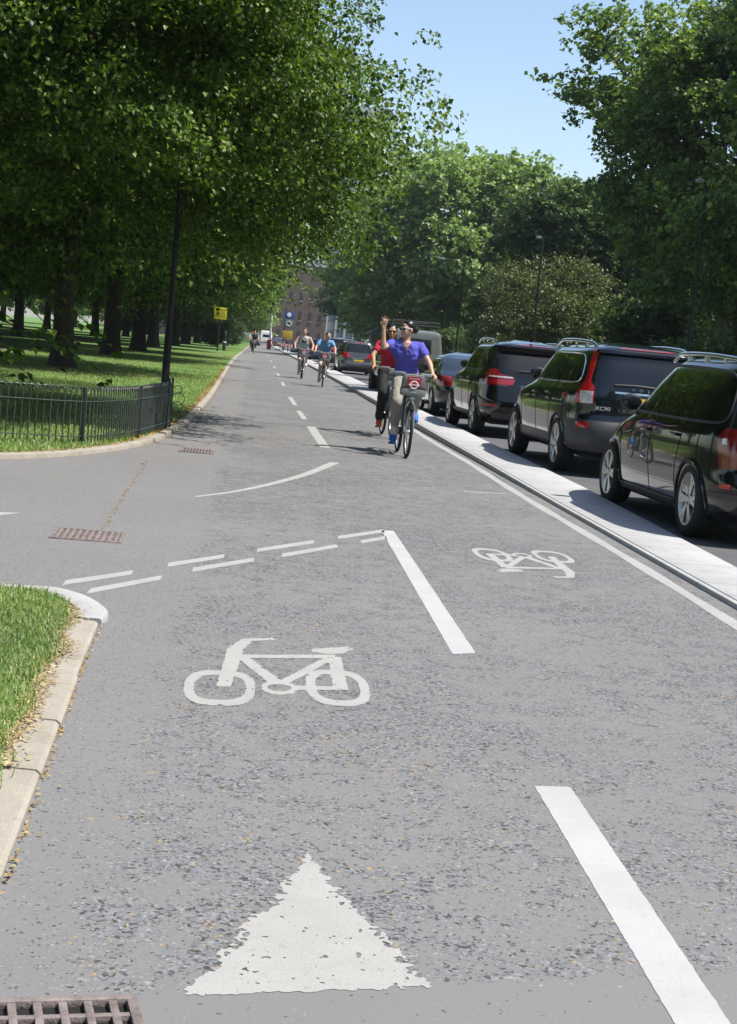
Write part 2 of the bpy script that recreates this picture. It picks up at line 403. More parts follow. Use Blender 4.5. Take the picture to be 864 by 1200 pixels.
# worn earth walks through the trees
mt_earth = M('earth_path', (.27, .2, .13), .95, var=.2, scale=1.5, bump=.4, bscale=30)
sheet('earth_path', [(-120, 118), (-120, 106), (-18, 104), (-9, 100), (-8.4, 106), (-18, 113)], .052, mt_earth)
sheet('earth_track', [(-60, 64), (-60, 60.5), (-13, 59), (-8.4, 57), (-8.6, 60), (-13, 62)], .05, mt_earth)
sheet('earth_patch', [(-9, 39.5), (-6.2, 38.4), (-4.4, 39.4), (-5.2, 41), (-7, 41.6), (-9, 41.3)], .05, mt_earth)
sheet('earth_walk', [(-150, 182), (-150, 168), (-20, 165), (-12, 168), (-20, 178)], .052, mt_earth)

# ------------------------------------------------------------------ painted markings (outlines traced as filled contours)
def fill_contour(name, f, x0, x1, y0, y1, h, mat, z=.0015, kind_label=None):
    """marching squares: one thin sheet wherever f(x, y) < 0"""
    nx, ny = int((x1 - x0) / h) + 2, int((y1 - y0) / h) + 2
    xs = x0 + np.arange(nx) * h; ys = y0 + np.arange(ny) * h
    X, Y = np.meshgrid(xs, ys, indexing='ij'); Fv = f(X, Y)
    vid = {}; verts = []; faces = []
    def vert(key, p):
        if key not in vid: vid[key] = len(verts); verts.append((p[0], p[1], z))
        return vid[key]
    ins = Fv < 0
    any_in = ins[:-1, :-1] | ins[1:, :-1] | ins[1:, 1:] | ins[:-1, 1:]
    for i, j in zip(*np.nonzero(any_in)):
        cs = [(i, j), (i + 1, j), (i + 1, j + 1), (i, j + 1)]; poly = []
        for a in range(4):
            c0, c1 = cs[a], cs[(a + 1) % 4]; v0, v1 = Fv[c0], Fv[c1]
            if v0 < 0: poly.append(vert(c0, (xs[c0[0]], ys[c0[1]])))
            if (v0 < 0) != (v1 < 0):
                t = v0 / (v0 - v1); t = min(max(t, .02), .98)
                e = (min(c0, c1), max(c0, c1))
                poly.append(vert(e, (xs[c0[0]] + (xs[c1[0]] - xs[c0[0]]) * t, ys[c0[1]] + (ys[c1[1]] - ys[c0[1]]) * t)))
        if len(poly) >= 3: faces.append(tuple(poly))
    me = bpy.data.meshes.new(name); me.from_pydata(verts, [], faces)
    return link_mesh(name, me, [mat])
def vnoise(seed, scale):
    """smooth value noise sampled on numpy arrays"""
    rng = np.random.default_rng(seed); T = rng.random((64, 64))
    def n(X, Y):
        x, y = X * scale, Y * scale; i, j = np.floor(x).astype(int), np.floor(y).astype(int)
        u, v = x - i, y - j; u = u * u * (3 - 2 * u); v = v * v * (3 - 2 * v)
        g = lambda a, b: T[a % 64, b % 64]
        return (g(i, j) * (1 - u) + g(i + 1, j) * u) * (1 - v) + (g(i, j + 1) * (1 - u) + g(i + 1, j + 1) * u) * v
    return n
def rot_noise(seed, scale, ang):
    f = vnoise(seed, scale); c, s = math.cos(ang), math.sin(ang)
    return lambda X, Y: f(X * c - Y * s + 7.3, X * s + Y * c + 3.1)
_n = [rot_noise(k, s, a) for k, s, a in ((1, 18, .4), (2, 52, 1.1), (3, 130, .75), (4, 31, 2.2), (5, 87, 1.8))]
n_a = lambda X, Y: (_n[0](X, Y) + _n[3](X, Y)) * .5
n_b = lambda X, Y: (_n[1](X, Y) + _n[4](X, Y)) * .5
n_c = _n[2]
def seg_d(X, Y, a, b, ra, rb=None):
    rb = ra if rb is None else rb
    ax, ay = a; bx, by = b; dx, dy = bx - ax, by - ay
    t = np.clip(((X - ax) * dx + (Y - ay) * dy) / (dx * dx + dy * dy + 1e-12), 0, 1)
    return np.hypot(X - ax - t * dx, Y - ay - t * dy) - (ra + (rb - ra) * t)
def quad_d(X, Y, pts):
    """signed distance of a convex polygon, either winding"""
    pts = [np.array(p) for p in pts]; ar = sum(p[0] * q[1] - q[0] * p[1] for p, q in zip(pts, pts[1:] + pts[:1]))
    d = np.full(X.shape, -1e9)
    for p, q in zip(pts, pts[1:] + pts[:1]):
        e = q - p; nv = np.array((e[1], -e[0])) / np.hypot(*e) * (1 if ar > 0 else -1)
        d = np.maximum(d, (X - p[0]) * nv[0] + (Y - p[1]) * nv[1])
    return d
def rag(X, Y, k=1.0): return k * ((n_a(X, Y) - .5) * .006 + (n_b(X, Y) - .5) * .007)
def marking(name, quad, label, group=None, mat=None, h=.012, wear=1.0, cat='road marking'):
    xs = [p[0] for p in quad]; ys = [p[1] for p in quad]
    o = fill_contour(name, lambda X, Y: quad_d(X, Y, quad) + rag(X, Y, wear), min(xs) - .02, max(xs) + .02, min(ys) - .02, max(ys) + .02, h, mat or mt_paint)
    return tag(o, label, cat, group)
# give-way triangle, worn through by tyres
tri = [(-.05, 3.135), (.515, 3.255), (.255, 4.10)]
def tri_f(X, Y):
    d = quad_d(X, Y, tri)
    base = (Y - 3.14 - (X + .04) * .21)
    edge = np.clip(1 + d / .09, 0, 1)          # wear bites in from the two long sides
    hole = (n_b(X, Y) * .5 + n_a(X, Y) * .3 + n_c(X, Y) * .2)
    d2 = d + rag(X, Y, 1.5) + edge * np.clip(hole - .42, 0, 1) * .30 * np.clip((4.2 - Y) / .5, .25, 1) * np.clip((base - .0) / .14, .2, 1)
    return np.maximum(d2, (hole - .70) * .1 + .0 * d)
tag(fill_contour('give_way_triangle', tri_f, -.08, .55, 3.1, 4.13, .0045, mt_paint), 'large worn white triangle painted on the asphalt beside the drain', 'road marking')
# cycle symbols
def P6(x, y): return np.array(G(190 + x / 3.2, 720 + y / 3.2))
def bike_f(X, Y):
    d = np.full(X.shape, 1e9)
    def ringd(cx0, cx1, cy0, cy1, w, p=2.7):
        a, b = P6(cx0, (cy0 + cy1) / 2), P6(cx1, (cy0 + cy1) / 2); lo, hi = P6((cx0 + cx1) / 2, cy1), P6((cx0 + cx1) / 2, cy0)
        cx, cy = (a[0] + b[0]) / 2, (lo[1] + hi[1]) / 2; rx, ry = (b[0] - a[0]) / 2, (hi[1] - lo[1]) / 2
        def sup(rx, ry):
            q = (np.abs((X - cx) / rx) ** p + np.abs((Y - cy - (X - cx) * .13) / ry) ** p) ** (1 / p); return (q - 1) * min(rx, ry)
        return np.maximum(sup(rx, ry), -sup(rx - w, ry - w * 2.3))
    def bar(a, b, ra, rb=None): return seg_d(X, Y, P6(*a), P6(*b), ra, rb)
    parts = [ringd(80, 350, 210, 343, .040), ringd(540, 776, 210, 343, .040), ringd(372, 508, 252, 302, .026, 2.2),
             quad_d(X, Y, [P6(202, 272), P6(258, 272), P6(310, 120), P6(248, 120)]),
             quad_d(X, Y, [P6(248, 128), P6(312, 128), P6(340, 98), P6(300, 92)]), quad_d(X, Y, [P6(300, 92), P6(415, 89), P6(425, 98), P6(330, 101)]),
             quad_d(X, Y, [P6(290, 152), P6(650, 152), P6(650, 166), P6(290, 164)]),
             quad_d(X, Y, [P6(285, 165), P6(330, 165), P6(455, 255), P6(400, 258)]),
             quad_d(X, Y, [P6(432, 255), P6(470, 262), P6(655, 165), P6(610, 162)]),
             quad_d(X, Y, [P6(622, 160), P6(672, 160), P6(698, 284), P6(642, 284)]),
             quad_d(X, Y, [P6(560, 130), P6(700, 122), P6(718, 132), P6(680, 148), P6(620, 150), P6(562, 142)]),
             quad_d(X, Y, [P6(500, 268), P6(660, 272), P6(660, 284), P6(500, 284)])]
    for q in parts: d = np.minimum(d, q)
    hole = n_b(X, Y) * .6 + n_c(X, Y) * .4
    return np.maximum(d + rag(X, Y, .9), (hole - .74) * .06)
b1 = fill_contour('cycle_symbol', bike_f, -.25, .68, 5.6, 7.3, .0075, mt_paint)
tag(b1, 'large cream cycle symbol painted between the triangle and the double dashes', 'road marking', 'cycle symbols')
for v in b1.data.vertices: v.co.x -= .2; v.co.y -= 6.42
b1.location = (.2, 6.42, 0)
b2 = b1.copy(); COL.objects.link(b2); b2.location = (2.05, 10.62, 0); b2.rotation_euler = (0, 0, PI + .03)
b2['label'] = 'smaller looking upside down cycle symbol beside the island edge line'

Gp = lambda *ps: [G(*p) for p in ps]
marking('centre_line', [(1.04, 4.93), (1.165, 4.95), (1.15, 1.6), (1.015, 1.6)], 'long bright white centre stroke nearest the drain, cut by a patched joint', 'solid centre strokes', mt_paint_new, wear=.6)
marking('centre_line', [(1.07, 11.74), (1.17, 11.79), (1.155, 7.14), (1.035, 7.07)], 'thick white centre stroke joined to the double give way dashes', 'solid centre strokes', mt_paint_new, wear=.7)
dl = [(-.92, 8.2, -.6, 8.73), (-.77, 8.0, -.43, 8.63), (-.42, 9.13, -.1, 9.67), (-.27, 9.01, .09, 9.63), (.11, 10.07, .51, 10.74), (.27, 9.92, .67, 10.62), (.70, 11.09, 1.09, 11.74), (.86, 10.95, 1.075, 11.33)]
nm = ['first', 'first', 'second', 'second', 'third', 'third', 'last', 'last']
for i, (x0, y0, x1, y1) in enumerate(dl):
    a, b = Vector((x0, y0)), Vector((x1, y1)); t = (b - a).normalized(); n = Vector((-t.y, t.x)) * .045
    n = Vector((0, .085)) if True else n
    side = 'upper' if i % 2 == 0 else 'lower'
    marking('give_way_dash', [tuple(a - n), tuple(b - n), tuple(b + n), tuple(a + n)], f'{side} white dash of the {nm[i]} give way pair counted from the grass corner', 'double give way dashes')
# curved stroke
cv = spline([(-.41, 13.07), (-.1, 13.75), (.26, 14.85), (.62, 16.2), (1.02, 18.1)], 10)
def curve_f(X, Y):
    d = np.full(X.shape, 1e9); n = len(cv)
    for i in range(n - 1):
        d = np.minimum(d, seg_d(X, Y, cv[i], cv[i + 1], .022 + .035 * i / n, .022 + .035 * (i + 1) / n))
    return d + rag(X, Y, .8)
tag(fill_contour('curved_line', curve_f, -.5, 1.15, 12.95, 18.25, .014, mt_paint), 'thin white line curving across the track past the side road', 'road marking')
ds = [(.945, 1.085, 20.6, 25.4, 'third and longest'), (.9, 1.0, 27.6, 30.7, 'second'), (.865, .965, 33.2, 37.6, 'first and faintest')]
for x0, x1, y0, y1, w in ds:
    marking('centre_dash', [(x0, y0), (x1, y0), (x1 - .03, y1), (x0 - .03, y1)], f'{w} broken centre line dash in front of the far cyclists', 'broken centre line dashes', h=.03)
for y0 in (46, 58, 72, 90, 112):
    marking('centre_dash', [(.84, y0), (.94, y0), (.93, y0 + 4), (.83, y0 + 4)], 'worn far centre line dash' if y0 < 50 else f'worn far centre line dash, number {["", "two", "three", "four", "five"][(46, 58, 72, 90, 112).index(y0)]} beyond the riders', 'broken centre line dashes', h=.06)
def edge_f(X, Y):
    xc = 2.89 + .012 * np.sin(Y * .7)
    return np.abs(X - xc) - (.047 + .006 * np.sin(Y * 3.1)) + rag(X, Y, 1.0) - .002
tag(fill_contour('edge_line', edge_f, 2.8, 3.0, -2, 29, .012, mt_paint), 'long thin white edge line along the foot of the island kerb', 'road marking')
marking('side_road_dash', [(-3.1, 10.15), (-1.68, 10.76), (-1.57, 11.0), (-3.1, 10.36)], 'white dash at the mouth of the side road', None)
marking('scratch_line', [(2.25, 15.72), (2.72, 15.86), (2.72, 15.92), (2.25, 15.8)], 'short faint white scrape on the track in front of the cyclists', None, wear=2.5)
marking('scratch_line', [(1.62, 24.6), (2.0, 24.6), (2.0, 24.7), (1.62, 24.68)], 'short faint white scrape left of the red cyclist', None, wear=2.5)
# ================================================================== TREES
mt_bark = M('bark', (.045, .037, .03), .95, var=.45, scale=9, bump=1.0, bscale=18)
mt_bark_pale = M('plane_bark', (.16, .14, .11), .9, var=.4, scale=5, bump=.7, bscale=14)
mt_lime = M_leaf('lime_leaves', (.018, .055, .006), (.12, .215, .022), (.24, .30, .07), .37)
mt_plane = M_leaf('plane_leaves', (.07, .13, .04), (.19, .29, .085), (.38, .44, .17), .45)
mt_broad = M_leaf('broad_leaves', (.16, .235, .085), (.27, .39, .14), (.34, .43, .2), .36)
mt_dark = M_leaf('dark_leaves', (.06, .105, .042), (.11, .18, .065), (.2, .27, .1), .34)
mt_olive = M_leaf('hawthorn_leaves', (.07, .095, .03), (.12, .15, .05), (.16, .18, .08), .25)
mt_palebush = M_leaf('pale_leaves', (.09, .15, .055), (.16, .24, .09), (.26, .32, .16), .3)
mt_yellowhedge = M_leaf('hedge_leaves', (.12, .19, .03), (.2, .28, .05), (.26, .32, .08), .3)

def leaf_mesh(name, Cn, A, Nn, L, W):
    """one folded four-point leaf (two triangles) at every centre"""
    n = len(Cn)
    A = A / np.linalg.norm(A, axis=1, keepdims=True)
    B = np.cross(Nn, A); B /= np.linalg.norm(B, axis=1, keepdims=True) + 1e-9
    Nn = np.cross(A, B)
    L = L[:, None]; W = W[:, None]
    V = np.empty((n, 4, 3), np.float32)
    V[:, 0] = Cn - A * L * .5; V[:, 2] = Cn + A * L * .5 - Nn * L * .08
    V[:, 1] = Cn - A * L * .06 + B * W * .5 + Nn * W * .16; V[:, 3] = Cn - A * L * .06 - B * W * .5 + Nn * W * .16
    idx = (np.arange(n)[:, None] * 4 + np.array([0, 1, 2, 0, 2, 3])[None]).astype(np.int32).ravel()
    me = bpy.data.meshes.new(name)
    me.vertices.add(n * 4); me.vertices.foreach_set('co', V.ravel())
    me.loops.add(n * 6); me.loops.foreach_set('vertex_index', idx)
    me.polygons.add(n * 2); me.polygons.foreach_set('loop_start', np.arange(0, n * 6, 3, dtype=np.int32))
    me.update(); me.validate(); return me

def crown_points(rng, lobes, n_clump, n_spray, n_leaf, clump_r=1.3, spray_r=.42, zmin=None, shell=.45, droop=.5, keep=None, flat=.55):
    """lobes > clumps > sprays > leaves; returns leaf centres, axes, normals and the clump centres"""
    vol = np.array([l[1][0] * l[1][1] + l[1][0] * l[1][2] for l in lobes]); w = vol / vol.sum()
    li = rng.choice(len(lobes), n_clump, p=w)
    lc = np.array([l[0] for l in lobes], float)[li]; lr = np.array([l[1] for l in lobes], float)[li]
    d = rng.normal(size=(n_clump, 3)); d /= np.linalg.norm(d, axis=1, keepdims=True)
    rad = shell + (1 - shell) * rng.random((n_clump, 1)) ** .6
    cc = lc + d * lr * rad
    if zmin is not None:
        cc = cc[cc[:, 2] > zmin + rng.random(len(cc)) * .8]
    if keep is not None: cc = cc[keep(cc)]
    ctr = lc.mean(0)
    si = np.repeat(np.arange(len(cc)), n_spray)
    s = cc[si] + rng.normal(size=(len(si), 3)) * np.array([clump_r, clump_r, clump_r * flat]) * .55 * rng.uniform(.6, 1.3, (len(cc), 1))[si]
    out = s - np.array([ctr[0], ctr[1], ctr[2] - 3]); out /= np.linalg.norm(out, axis=1, keepdims=True) + 1e-9
    sd = out + rng.normal(size=s.shape) * .5 - np.array([0, 0, droop * .6]); sd /= np.linalg.norm(sd, axis=1, keepdims=True)
    k = np.repeat(np.arange(len(s)), n_leaf)
    t = rng.uniform(-1, 1, len(k))[:, None]
    p = s[k] + sd[k] * t * spray_r + rng.normal(size=(len(k), 3)) * spray_r * np.array([.33, .33, .2])
    p[:, 2] -= droop * spray_r * .5 * (t[:, 0] ** 2)
    a = sd[k] * .7 + rng.normal(size=p.shape) * .55 - np.array([0, 0, droop * .5])
    nn = np.array([0, 0, 1.0]) + rng.normal(size=p.shape) * .55 + out[k] * .25
    return p, a, nn, cc

def crown_mesh(name, seed, lobes, n_clump, n_spray, n_leaf, L, W, **kw):
    rng = np.random.default_rng(seed)
    p, a, nn, cc = crown_points(rng, lobes, n_clump, n_spray, n_leaf, **kw)
    if callable(L): LL = L(p) * rng.uniform(.7, 1.2, len(p))
    else: LL = L * rng.uniform(.7, 1.2, len(p))
    return leaf_mesh(name, p, a, nn, LL, LL * W), cc

def trunk_mesh(name, seed, h, r0, r1, cc, n_limb=12, lean=(0, 0), fork=.35, flare=1.5, sub=2):
    """tapered trunk with root flare, limbs bending out to the clumps and secondary boughs"""
    rng = np.random.default_rng(seed); mb = MB()
    pts, rs = [], []
    for i in range(13):
        t = i / 12; z = t * h - .15
        pts.append((lean[0] * t + .06 * r0 * math.sin(t * 7 + seed), lean[1] * t + .08 * math.sin(t * 5 + seed * 2) * t, z))
        rs.append((r0 + (r1 - r0) * t) * (1 + (flare - 1) * math.exp(-t * h * 2.2)))
    mb.tube(pts, rs, 14)
    idx = rng.permutation(len(cc))[:n_limb]
    for i in idx:
        tgt = Vector(cc[i]); t = rng.uniform(fork, .97)
        b = Vector((lean[0] * t, lean[1] * t, t * h)); r = (r0 + (r1 - r0) * t) * rng.uniform(.32, .5)
        if tgt.z < b.z + .2: tgt.z = b.z + rng.uniform(-.6, 1.2)
        mid = b.lerp(tgt, .5) + Vector((rng.normal() * .35, rng.normal() * .35, .45 + (tgt - b).length * .07))
        lp, lr = [], []
        for k in range(9):
            u = k / 8; q = b * (1 - u) ** 2 + mid * 2 * u * (1 - u) + tgt * u * u
            lp.append(q + Vector(rng.normal(size=3) * .04 * (1 if 0 < k < 8 else 0))); lr.append(r * (1 - .86 * u))
        mb.tube(lp, lr, 7)
        for j in range(sub):
            k = rng.integers(3, 7); s = lp[k]; e = s + Vector(rng.normal(size=3) * np.array([1, 1, .6])) * rng.uniform(.8, 1.7) + (tgt - b).normalized() * .8
            mb.tube([s, s.lerp(e, .5) + Vector((0, 0, .15)), e], [lr[k] * .55, lr[k] * .35, .012], 5)
    me = mb.mesh(name); smooth_mesh(me, 60); return me

def tree(name, loc, rz, label, trunk_me, crown_me, mats, scale=1.0, group=None, cat='tree'):
    t = empty(name, loc, rz, label, cat, group); t.scale = (scale, scale, scale) if not isinstance(scale, tuple) else scale
    for nm, me, m in (('trunk', trunk_me, mats[0]), ('crown', crown_me, mats[1])):
        if me is None: continue
        if not me.materials: me.materials.append(m)
        o = bpy.data.objects.new(nm, me); COL.objects.link(o); o.parent = t
        if len(me.materials) and me.materials[0] is not m:
            o.material_slots[0].link = 'OBJECT'; o.material_slots[0].material = m
    return t

# ---- the lime nearest the fence: full detail, it fills the upper left of the view
lobes1 = [((0, 0, 9), (6.6, 6.4, 6.6)), ((3.6, -1.5, 6.8), (4.3, 4.3, 3.3)), ((-1, -4, 6.2), (4.8, 3.6, 3.0)), ((4.6, 2.2, 6.4), (3.4, 3.8, 3.0)), ((-5, 0, 6.5), (4, 4, 3)), ((.5, 4.5, 6.6), (4.5, 3.5, 3)), ((4.4, -1.5, 9.5), (3.6, 3.6, 3.4)), ((2.5, -4, 5.4), (3.2, 2.8, 2.4)), ((4.6, -4.2, 6.2), (3.0, 2.8, 2.8)), ((-1.5, -4.5, 5.0), (4.2, 2.8, 2.6)), ((5.0, 0, 5.0), (2.7, 3.2, 2.0)), ((1.0, -5.5, 6.0), (4.2, 2.0, 2.8)), ((6.3, 0, 4.9), (2.2, 3.4, 1.7)), ((6.4, -1.5, 7.2), (2.1, 3.2, 2.2)), ((-2.2, -3.2, 3.9), (4.6, 3, 1.7)), ((2.0, -3.6, 4.1), (3.2, 2.4, 1.6)), ((6.0, 1.5, 9.0), (2.3, 3.0, 2.4)), ((6.2, -.8, 3.9), (1.9, 3.4, 1.2)), ((6.3, 1.2, 5.6), (1.8, 3.4, 1.6)), ((5.6, .5, 3.6), (1.8, 3.0, 1.0)), ((6.0, -2.5, 5.2), (1.8, 2.4, 1.6)), ((3.6, 7.2, 6.6), (3.4, 3.2, 2.2)), ((-.8, 7.4, 6.4), (3.6, 3.2, 2.2)), ((1.5, 10, 6.8), (3.6, 2.6, 2.0))]  # rearmost lobes are added foliage, hidden from view, to cast shade on the lawn
cr1, cc1 = crown_mesh('crown', 11, lobes1, 1240, 18, 31, lambda p: np.where(p[:, 2] < 9.2, .08, .34), .74, clump_r=.95, spray_r=.27, zmin=2.1, shell=.4, droop=.7, flat=.3,
                      keep=lambda c: ((c[:, 2] < 9.6) | (np.arange(len(c)) % 5 < 2)) & (c[:, 0] < np.where(c[:, 2] > 5.6, 6.25, np.where(c[:, 2] > 4.8, 6.9, 7.4))))
tk1 = trunk_mesh('trunk', 3, 7.2, .38, .2, cc1, 18, (.2, .1), .42)
tree('lime_tree', (-6.0, 23.4, .04), 0, 'nearest big lime tree, crown reaching over the lamp post and hoop fence', tk1, cr1, (mt_bark, mt_lime), group='lime trees along the cycle track')

# ---- the row of limes behind it: three different trees, copied down the avenue
def lime_kind(seed, n, L, R=7.6):
    rng = np.random.default_rng(seed)
    lobes = [((0, 0, 9.2), (R * .82, R * .82, 6.4))]
    for k in range(7):
        an = k * 2 * PI / 7 + rng.uniform(-.3, .3); rr = R * rng.uniform(.48, .66)
        lobes.append(((math.cos(an) * rr, math.sin(an) * rr, rng.uniform(5.8, 7.8)), (R * rng.uniform(.38, .5),) * 2 + (rng.uniform(2.3, 3.1),)))
    cr, cc = crown_mesh('crown', seed, lobes, n, 8, 16, L, .75, clump_r=1.5, spray_r=.5, zmin=2.6, shell=.42, droop=.6)
    return cr, trunk_mesh('trunk', seed, 7.5, .345, .19, cc, 13, (rng.uniform(-.3, .3), 0), .42)
kinds = [lime_kind(21, 800, .21), lime_kind(22, 780, .23), lime_kind(23, 800, .22)]
ordn = ['second', 'third', 'fourth', 'fifth', 'sixth', 'seventh', 'eighth', 'ninth', 'tenth', 'eleventh']
row = [(-5.35, 44.4, .86), (-6.05, 64.8, 1.02), (-6.2, 81.2, .98), (-6.9, 103, 1.04), (-6.6, 124, 1.0), (-6.8, 146, 1.03), (-6.6, 170, 1.0), (-6.7, 196, 1.05)]
for i, (x, y, s) in enumerate(row):
    cr, tk = kinds[i % 3]
    tree('lime_tree', (x, y - (1.2 if i == 0 else 0), .04), (2.1 * i + .4) if i else 0.0, f'{ordn[i]} lime trunk from the hoop fence in the row beside the cycle track', tk, cr, (mt_bark, mt_lime), (s, s * 1.1, s) if i else (.88, 1.12, .95), 'lime trees along the cycle track')
inner = [(-11.2, 43.6), (-14.2, 58), (-13.5, 76), (-14.5, 95), (-14, 116), (-14.6, 140), (-14.2, 168)]
for i, (x, y) in enumerate(inner):
    cr, tk = kinds[(i + 1) % 3]
    tree('lime_tree', (x, y, .04), 1.3 * i, f'{["first", *ordn][i]} trunk of the shaded inner row behind the track side limes', tk, cr, (mt_bark, mt_lime), .95 + .05 * (i % 3), 'limes of the inner row')
far = [(-19.5, 86), (-22, 104), (-23, 124), (-25, 148), (-30, 118), (-33, 140), (-36, 165), (-24, 178), (-44, 190), (-34, 200)]
for i, (x, y) in enumerate(far):
    cr, tk = kinds[i % 3]
    tree('park_tree', (x, y, .04), .7 * i, f'{["first", *ordn][i]} nearest of the distant park trunks past the earth path', tk, cr, (mt_bark, mt_dark), 1.0 + .06 * (i % 4), 'distant park trees')

# drooping low shoots of the nearest lime, down to the railings (part of that tree)
def shoot_mesh(seed, stems, L, n, shift=(0, 0, 0)):
    rng = np.random.default_rng(seed); mb = MB(); P_, A_, N_ = [], [], []
    stems = [(Vector(a) + Vector(shift), Vector(b) + Vector(shift)) for a, b in stems]
    for (a, b) in stems:
        a, b = Vector(a), Vector(b); mid = a.lerp(b, .55) + Vector((0, 0, .35)); prev = None; path = []
        for k in range(11):
            u = k / 10; path.append(a * (1 - u) ** 2 + mid * 2 * u * (1 - u) + b * u * u)
        mb.tube(path, [.016 * (1 - .8 * k / 10) for k in range(11)], 5)
        for k in range(n):
            u = rng.uniform(.12, 1.0); q = a * (1 - u) ** 2 + mid * 2 * u * (1 - u) + b * u * u
            t = (b - a).normalized(); side = Vector((-t.y, t.x, 0)) * rng.choice((-1, 1))
            off = side * rng.uniform(.05, .32) * (1.15 - u * .5) + Vector((0, 0, rng.normal() * .07 - .05))
            P_.append(q + off); A_.append(side * .7 + t * .6 - Vector((0, 0, .35)) + Vector(rng.normal(size=3) * .2)); N_.append(Vector((0, 0, 1)) + Vector(rng.normal(size=3) * .3))
    lm = leaf_mesh('leaves', np.array(P_), np.array(A_), np.array(N_), L * rng.uniform(.7, 1.15, len(P_)), L * .72 * rng.uniform(.8, 1.1, len(P_)))
    return mb, lm
lime1 = [o for o in bpy.data.objects if o.name == 'lime_tree'][0]
sm, lm = shoot_mesh(5, [((-.6, -4.2, 2.2), (1.2, -6.2, .98)), ((-.6, -4.0, 2.0), (2.0, -4.6, .8)), ((-.2, -4.0, 2.3), (2.2, -5.8, 1.0)), ((-.8, -4.4, 1.7), (1.0, -5.4, .62)), ((0, -3, 2.4), (2.6, -3.4, .95)), ((-.5, -3.6, 1.4), (1.6, -4.0, .45)), ((-1, -4, 1.2), (.9, -4.9, .4)), ((-.4, -4.4, 2.0), (1.7, -5.9, .75)), ((-.3, -3.8, 1.5), (2.6, -4.2, .62))], .15, 46, (1.5, 1.6, 0))
sh = sm.build('shoot', mt_bark, lime1); lf = link_mesh('leaves', lm, [mt_lime], sh)
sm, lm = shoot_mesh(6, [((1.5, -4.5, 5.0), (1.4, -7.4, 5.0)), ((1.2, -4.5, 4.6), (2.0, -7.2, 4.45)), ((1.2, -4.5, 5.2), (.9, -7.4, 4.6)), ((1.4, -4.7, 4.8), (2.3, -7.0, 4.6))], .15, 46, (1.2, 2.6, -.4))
sh = sm.build('sunlit_branch', mt_bark, lime1); lf = link_mesh('leaves', lm, [mt_palebush], sh)  # leaves paler than the crown's: sunlight put into their colour

# ---- planes on the far side of the carriageway
def plane_kind(seed, n, L, R=8.0, H=19, zmin=3.5, shell=.5):
    rng = np.random.default_rng(seed)
    lobes = [((0, 0, H * .55), (R * .7, R * .7, H * .36))]
    for k in range(11):
        an = k * 2.4 + rng.uniform(-.3, .3); zz = rng.uniform(.32, .85) * H
        rr = R * rng.uniform(.45, .75) * (1 - max(0, zz / H - .6))
        lobes.append(((math.cos(an) * rr, math.sin(an) * rr, zz), (R * rng.uniform(.26, .4),) * 2 + (R * rng.uniform(.22, .34),)))
    cr, cc = crown_mesh('crown', seed, lobes, n, 14, 19, L, .95, clump_r=1.2, spray_r=.40, flat=.42, zmin=zmin, shell=shell, droop=.35)
    return cr, trunk_mesh('trunk', seed, H * .55, .55, .28, cc, 22, (rng.uniform(-.4, .4), 0), .4, sub=4)
pk = [plane_kind(31, 430, .21), plane_kind(32, 450, .21), plane_kind(33, 520, .28, 7.5, 16, 1.5)]
tree('plane_tree', (19.8, 46, .09), .3, 'tall plane tree behind the tall lamp post with branches showing against sky', pk[0][1], pk[0][0], (mt_bark_pale, mt_plane), 1.05, 'plane trees across the carriageway')
tree('plane_tree', (18.6, 61, .09), 2.2, 'plane tree with ragged outline against the sky above the black cars', pk[1][1], pk[1][0], (mt_bark_pale, mt_plane), 1.02, 'plane trees across the carriageway')
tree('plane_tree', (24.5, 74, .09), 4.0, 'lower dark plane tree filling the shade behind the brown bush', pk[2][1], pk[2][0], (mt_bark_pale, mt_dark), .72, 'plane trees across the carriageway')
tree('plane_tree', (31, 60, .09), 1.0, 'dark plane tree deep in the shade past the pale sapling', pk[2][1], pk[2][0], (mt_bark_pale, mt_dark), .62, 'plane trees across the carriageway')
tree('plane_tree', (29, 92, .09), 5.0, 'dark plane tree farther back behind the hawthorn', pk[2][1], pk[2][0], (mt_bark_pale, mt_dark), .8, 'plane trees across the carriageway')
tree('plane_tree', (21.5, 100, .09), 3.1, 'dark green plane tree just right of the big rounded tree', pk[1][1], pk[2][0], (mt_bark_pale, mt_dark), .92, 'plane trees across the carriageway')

# ---- broad rounded trees farther along
def broad_kind(seed, n, L, R=8.6, H=18.5):
    rng = np.random.default_rng(seed)
    lobes = [((0, 0, H * .52), (R * .8, R * .8, H * .40))]
    for k in range(14):
        an = k * 2.4 + rng.uniform(-.3, .3); zz = rng.uniform(.25, .82) * H
        rr = R * rng.uniform(.55, .8) * math.sqrt(max(.1, 1 - ((zz / H - .5) / .55) ** 2))
        lobes.append(((math.cos(an) * rr, math.sin(an) * rr, zz), (R * rng.uniform(.26, .36),) * 2 + (R * rng.uniform(.22, .3),)))
    cr, cc = crown_mesh('crown', seed, lobes, n, 8, 12, L, .9, clump_r=1.5, spray_r=.6, zmin=1.2, shell=.6, droop=.3)
    return cr, trunk_mesh('trunk', seed, H * .5, .5, .3, cc, 10, (0, 0), .3)
bk = [broad_kind(41, 620, .40), broad_kind(42, 560, .40)]
tree('broad_tree', (16.8, 136, .09), .5, 'big rounded light green tree standing between the two lamp columns', bk[0][1], bk[0][0], (mt_bark, mt_broad), 1.14, 'rounded trees beyond the parked cars')
tree('broad_tree', (14.6, 178, .09), 1.7, 'smaller blue green tree left of the big rounded tree', bk[1][1], bk[1][0], (mt_bark, mt_broad), .95, 'rounded trees beyond the parked cars')
